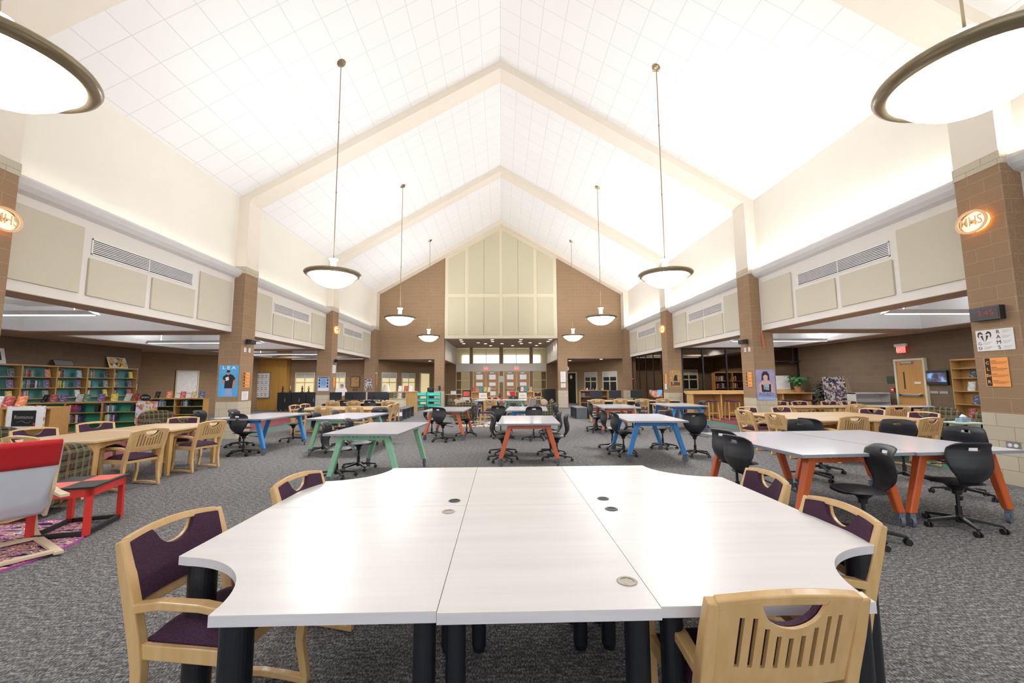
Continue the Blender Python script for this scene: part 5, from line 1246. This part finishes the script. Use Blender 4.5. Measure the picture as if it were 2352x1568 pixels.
flat(t,'held_book',[(-.07,-.13),(.08,-.15),(.09,.0),(-.06,.01)],'book_pale blue',-.0107); flat(t,'band',[(-.25,-.42),(.25,-.42),(.25,-.36),(-.25,-.36)],'postpale',-.007)
t = sheet('book_poster', 'pale blue information poster on the second left column', 'poster', (-7.485,17.565,1.47), 0, .49, .6, 'postpale')
mb = MB()
for i in range(3):
    for s in (-1,1): mb.box(s*.2,s*.14,-.006,-.004,.12-i*.13,.2-i*.13)
for i in range(8): mb.box(-.1,.1,-.006,-.004,.19-i*.035,.2-i*.035)
mb.box(-.2,.2,-.006,-.004,.25,.28); mb.build('print', M['ink'], t); MB().box(-.22,.22,-.006,-.004,-.28,-.17).build('footer', M['paper'], t)
t = sheet('film_poster', 'sepia fantasy poster with a cloaked figure on the second right column', 'poster', (7.49,17.565,1.615), 0, .5, .71, 'sepia')
flat(t,'figure',[(-.08,-.1),(.1,-.1),(.08,.12),(.03,.18),(-.03,.1)],'ink'); flat(t,'head',ell(.02,.22,.035,.05),'skin'); flat(t,'group_band',[(-.2,-.3),(.2,-.3),(.2,-.16),(-.2,-.14)],'frame_brown',-.007); flat(t,'figure_small',ell(-.1,-.2,.03,.06),'skin',-.009)
t = sheet('collage_poster', 'dark collage poster on the farthest left column', 'poster', (-7.55,23.625,1.42), 0, .42, .62, 'collage')
def clever(label, loc, rotz, w=.29, h=.42):
    t = sheet('rules_sheet', label, 'notice', loc, rotz, w, h, 'orangepaper', 'orange CLEvR notices on the columns')
    MB().box(-w/2+.01,-w/2+.075,-.006,-.004,-h/2+.01,h/2-.005).build('black_band', M['ink'], t)
    for i, s in enumerate(('C','L','Ev','R')): text(s, .062, (-w/2+.043,-.007,h/2-.075-i*.092), M['orangepaper'], t, bold=.0015)
    mb = MB()
    for i in range(4):
        z = h/2-.05-i*.095
        mb.box(-w/2+.085,-w/2+.15,-.006,-.004,z,z+.008)
        for q in range(3): mb.box(-w/2+.085,w/2-.015-(.04 if q == 2 else 0),-.006,-.004,z-.014-q*.013,z-.010-q*.013)
    mb.build('print', M['orangeink'], t)
HL, HR = PI/2, -PI/2
clever('orange CLEvR notice on the left column above the white paper', (-7.194,11.82,1.6), HL)
clever('orange CLEvR notice on the second left column', (-7.194,17.87,1.55), HL)
clever('orange CLEvR notice on the farthest left column', (-7.194,23.93,1.6), HL)
clever('orange CLEvR notice on the nearest right column below the RAMS sign', (7.194,5.785,1.59), HR)
clever('orange CLEvR notice on the right column beside the READ poster', (7.194,11.79,1.53), HR)
clever('orange CLEvR notice on the second right column', (7.194,17.87,1.6), HR)
def notice(label, loc, rotz, w, h):
    t = sheet('paper_notice', label, 'notice', loc, rotz, w, h, 'paper', 'white paper notices'); mb = MB(); n = max(3, int(h/.035))
    for i in range(n): z = h/2-.03-i*(h-.05)/n; mb.box(-w*.33,w*(.1+.2*((i*7)%3)/2),-.006,-.004,z-.003,z+.003)
    mb.build('print', M['inkgrey'], t)
notice('white paper notice under the orange one on the left column', (-7.194,11.79,1.16), HL, .3, .24)
notice('white chart high on the second left column', (-7.194,17.87,2.1), HL, .34, .34)
notice('white paper under the orange notice on the second right column', (7.194,17.87,1.28), HR, .2, .25)
notice('tall white bulletin on the right brick pier', (3.64,24.18,1.8), 0, .3, .62); notice('small white bulletin below the tall one on the right brick pier', (3.64,24.18,1.3), 0, .28, .25)
notice('white notice between the two pairs of doors', (0,30.5,1.75), 0, .32, .45)
t = sheet('rams_sign', 'white GO RAMS sign with maroon ram head below the clock', 'sign', (7.194,5.765,2.06), HR, .46, .31, 'paper')
for i, s in enumerate('RAMS'): text(s, .075, (.05,-.007,.112-i*.076), M['maroonink'], t)
for i, s in enumerate('GO'): text(s, .06, (-.185,-.007,-.045-i*.068), M['maroonink'], t)
for s in (-1,1):
    c = -.12
    flat(t,'ram_horn',[(c+s*.012,.09),(c+s*.045,.135),(c+s*.08,.12),(c+s*.088,.07),(c+s*.07,.035),(c+s*.072,.085),(c+s*.052,.105),(c+s*.03,.09)],'maroonink')
    flat(t,'ram_face',[(c+s*.022,.075),(c+s*.05,.07),(c+s*.03,.02),(c+s*.008,-.015),(c+s*.018,.03)],'maroonink')
mb = MB()
for i in range(4):
    for q in range(3): mb.box(.1,.2-.02*q,-.006,-.004,.125-i*.076-q*.014,.128-i*.076-q*.014)
for i in range(2):
    for q in range(3): mb.box(-.14,-.03-.02*q,-.006,-.004,-.03-i*.068-q*.014,-.027-i*.068-q*.014)
mb.build('print', M['inkgrey'], t)
t = thing('digital_clock', 'black wall clock box with dim red digits on the nearest right column', 'clock', (7.194,5.785,2.45), HR)
MB().box(-.19,.19,-.09,0,-.1,.1).build('case', M['blackplastic'], t, bevel=.004); MB().box(-.175,.175,-.093,-.09,-.085,.085).build('display', emis('display_dark','#300404',.25,'#100404'), t); text('3:45', .12, (.02,-.095,0), emis('dim_digits','#8a1010',.6,'#400808'), t)
def sconce(loc, rotz, label):
    t = thing('wall_sconce', label, 'wall lamp', loc, rotz, 'amber oval MHS wall lamps')
    def pl(nm, r0, m, y, r1=None):
        o = (MB().lathe([(0,-.006),(r0,-.006),(r0,.006),(0,.006)], 40) if r1 is None else MB().lathe([(r1,-.006),(r0,-.006),(r0,.006),(r1,.006),(r1,-.006)], 40)).build(nm, M[m], t, loc=(0,y,0)); o.rotation_euler = (PI/2,0,0); o.scale = (1,.82,1); return o
    pl('glow_plate', .185, 'sconce_glow', -.03); pl('rim', .215, 'sconce_rim', -.10, .175); MB().tube([(0,0,0),(0,-.1,0)], .03, 10).build('bracket', M['bronze'], t)
    text('MHS', .2, (0,-.105,0), M['sconce_rim'], t, sx=.78, bold=.004)
    ld = bpy.data.lights.new('sconce_bulb','POINT'); ld.energy = 5; ld.color = (1,.55,.2); ld.shadow_soft_size = .05
    lo = bpy.data.objects.new('sconce_bulb', ld); COL.objects.link(lo); lo.parent = t; lo.location = (0,-.06,.0)
sconce((7.19,5.8,3.85), HR, 'amber MHS oval wall lamp on the nearest right column'); sconce((-7.19,5.86,3.85), HL, 'amber MHS oval wall lamp cut by the left picture edge')
sconce((-7.19,17.9,3.8), HL, 'amber oval wall lamp on the second left column'); sconce((7.19,17.9,3.8), HR, 'amber oval wall lamp on the second right column')
def speaker(loc, rotz, label):
    t = thing('wall_speaker', label, 'speaker', loc, rotz, 'small black wall speakers')
    o = MB().hexa([(-.12,-.2,-.06),(.12,-.2,-.06),(.1,-.04,-.06),(-.1,-.04,-.06)],[(-.12,-.22,.06),(.12,-.22,.06),(.1,-.04,.08),(-.1,-.04,.08)]).build('cabinet', M['blackplastic'], t, bevel=.01); MB().tube([(0,0,0),(0,-.06,0)], .02, 8).build('bracket', M['black'], t)
for s, y, z, nm_ in ((-1,11.72,2.66,'left'),(1,11.76,2.62,'right'),(-1,17.9,2.45,'second left')): speaker((s*7.194,y,z), HL if s < 0 else HR, 'small black speaker on the %s column' % nm_)
for s, y, z, nm_ in ((-1,11.68,2.44,'left'),(-1,11.88,2.44,'left'),(1,11.68,2.4,'right'),(1,11.88,2.4,'right')):
    t = thing('outlet_plate', 'white outlet plate under the speaker on the %s column, %s' % (nm_, 'nearer one' if y < 11.8 else 'farther one'), 'outlet', (s*7.194,y,z), HL if s < 0 else HR, 'outlet plates')
    MB().box(-.045,.045,-.006,0,-.06,.06).build('plate', M['white'], t); MB().box(-.02,.02,-.009,-.006,.012,.035).box(-.02,.02,-.009,-.006,-.035,-.012).build('socket', M['inkgrey'], t)
t = thing('outlet_plate', 'steel double outlet low on the nearest right column', 'outlet', (7.194,5.7,.56), HR); MB().box(-.08,.08,-.006,0,-.055,.055).build('plate', M['steel'], t); MB().lathe([(0,0),(.025,0),(.025,.004),(0,.004)], 16, (-.035,0,0)).lathe([(0,0),(.025,0),(.025,.004),(0,.004)], 16, (.035,0,0)).build('socket', M['white'], t, loc=(0,-.006,0)).rotation_euler = (PI/2,0,0)
rb = MB().hexa([(7.45,11.43,2.42),(7.50,11.43,2.40),(7.50,11.435,2.40),(7.45,11.435,2.42)],[(7.40,11.43,2.94),(7.43,11.43,2.94),(7.43,11.435,2.94),(7.40,11.435,2.94)])
tag(rb.build('red_ribbon', M['redsq']), 'thin red ribbon hanging at the right column below the frieze', 'ribbon')
t = thing('security_camera', 'white dome security camera with cable on the farthest left column', 'camera', (-7.19,23.8,2.1), HL); MB().lathe([(0,-.06),(.05,-.04),(.06,0),(0,0)], 16).build('dome', M['white'], t, smooth=True); MB().tube([(.0,-.02,0),(.12,-.03,-.03),(.15,-.02,-.2),(.2,-.01,-.3)], .012, 6).build('cable', M['white'], t)
tag(MB().box(-.06,.06,-.07,0,-.12,.12).build('soap_dispenser', M['black'], loc=(-3.6,24.18,1.2), bevel=.02), 'black hand sanitiser dispenser on the left brick pier', 'dispenser')
# second camera-like glass sconce and wall clock above the dark door
ck2 = thing('wall_clock', 'small round clock high on the brick above the dark doorway', 'clock', (3.98,24.9,2.3)); 
MB().lathe([(0,0),(.13,0),(.14,.02),(0,.03)], 20).build('clock_face', M['steel'], ck2).rotation_euler = (PI/2,0,0)

# convert lettering to meshes
bpy.context.view_layer.update(); dg = bpy.context.evaluated_depsgraph_get()
for o in [o for o in sc.objects if o.type == 'FONT']:
    me = bpy.data.meshes.new_from_object(o.evaluated_get(dg)); me.name = 'lettering'
    n = bpy.data.objects.new('lettering', me); COL.objects.link(n); n.parent = o.parent; n.matrix_parent_inverse = o.matrix_parent_inverse.copy(); n.location = o.location; n.rotation_euler = o.rotation_euler; n.scale = o.scale
    bpy.data.objects.remove(o)
print('books', NB[0])

# ------------------------------------------------------------------ world, camera
w = bpy.data.worlds.new('world'); sc.world = w; w.use_nodes = True
w.node_tree.nodes['Background'].inputs[0].default_value = (.93,.96,1,1); w.node_tree.nodes['Background'].inputs[1].default_value = 1.6
sc.view_settings.view_transform = 'Standard'; sc.view_settings.exposure = 0.0; sc.view_settings.gamma = 1.12
cam = bpy.data.cameras.new('camera'); co = bpy.data.objects.new('camera', cam); COL.objects.link(co); sc.camera = co
cam.sensor_width = 36; cam.lens = 36*942.36/2352; cam.clip_start = .05; cam.clip_end = 100
p_, y_, r_ = math.radians(5.721), math.radians(1.514), math.radians(-.3386)
F = Vector((math.sin(y_)*math.cos(p_), math.cos(y_)*math.cos(p_), math.sin(p_))); R0 = Vector((math.cos(y_), -math.sin(y_), 0)); U0 = R0.cross(F)
RR = R0*math.cos(r_)+U0*math.sin(r_); UU = U0*math.cos(r_)-R0*math.sin(r_)
co.matrix_world = Matrix(((RR.x,UU.x,-F.x,0),(RR.y,UU.y,-F.y,0),(RR.z,UU.z,-F.z,1.48),(0,0,0,1)))

sc.cycles.adaptive_threshold = 0.03
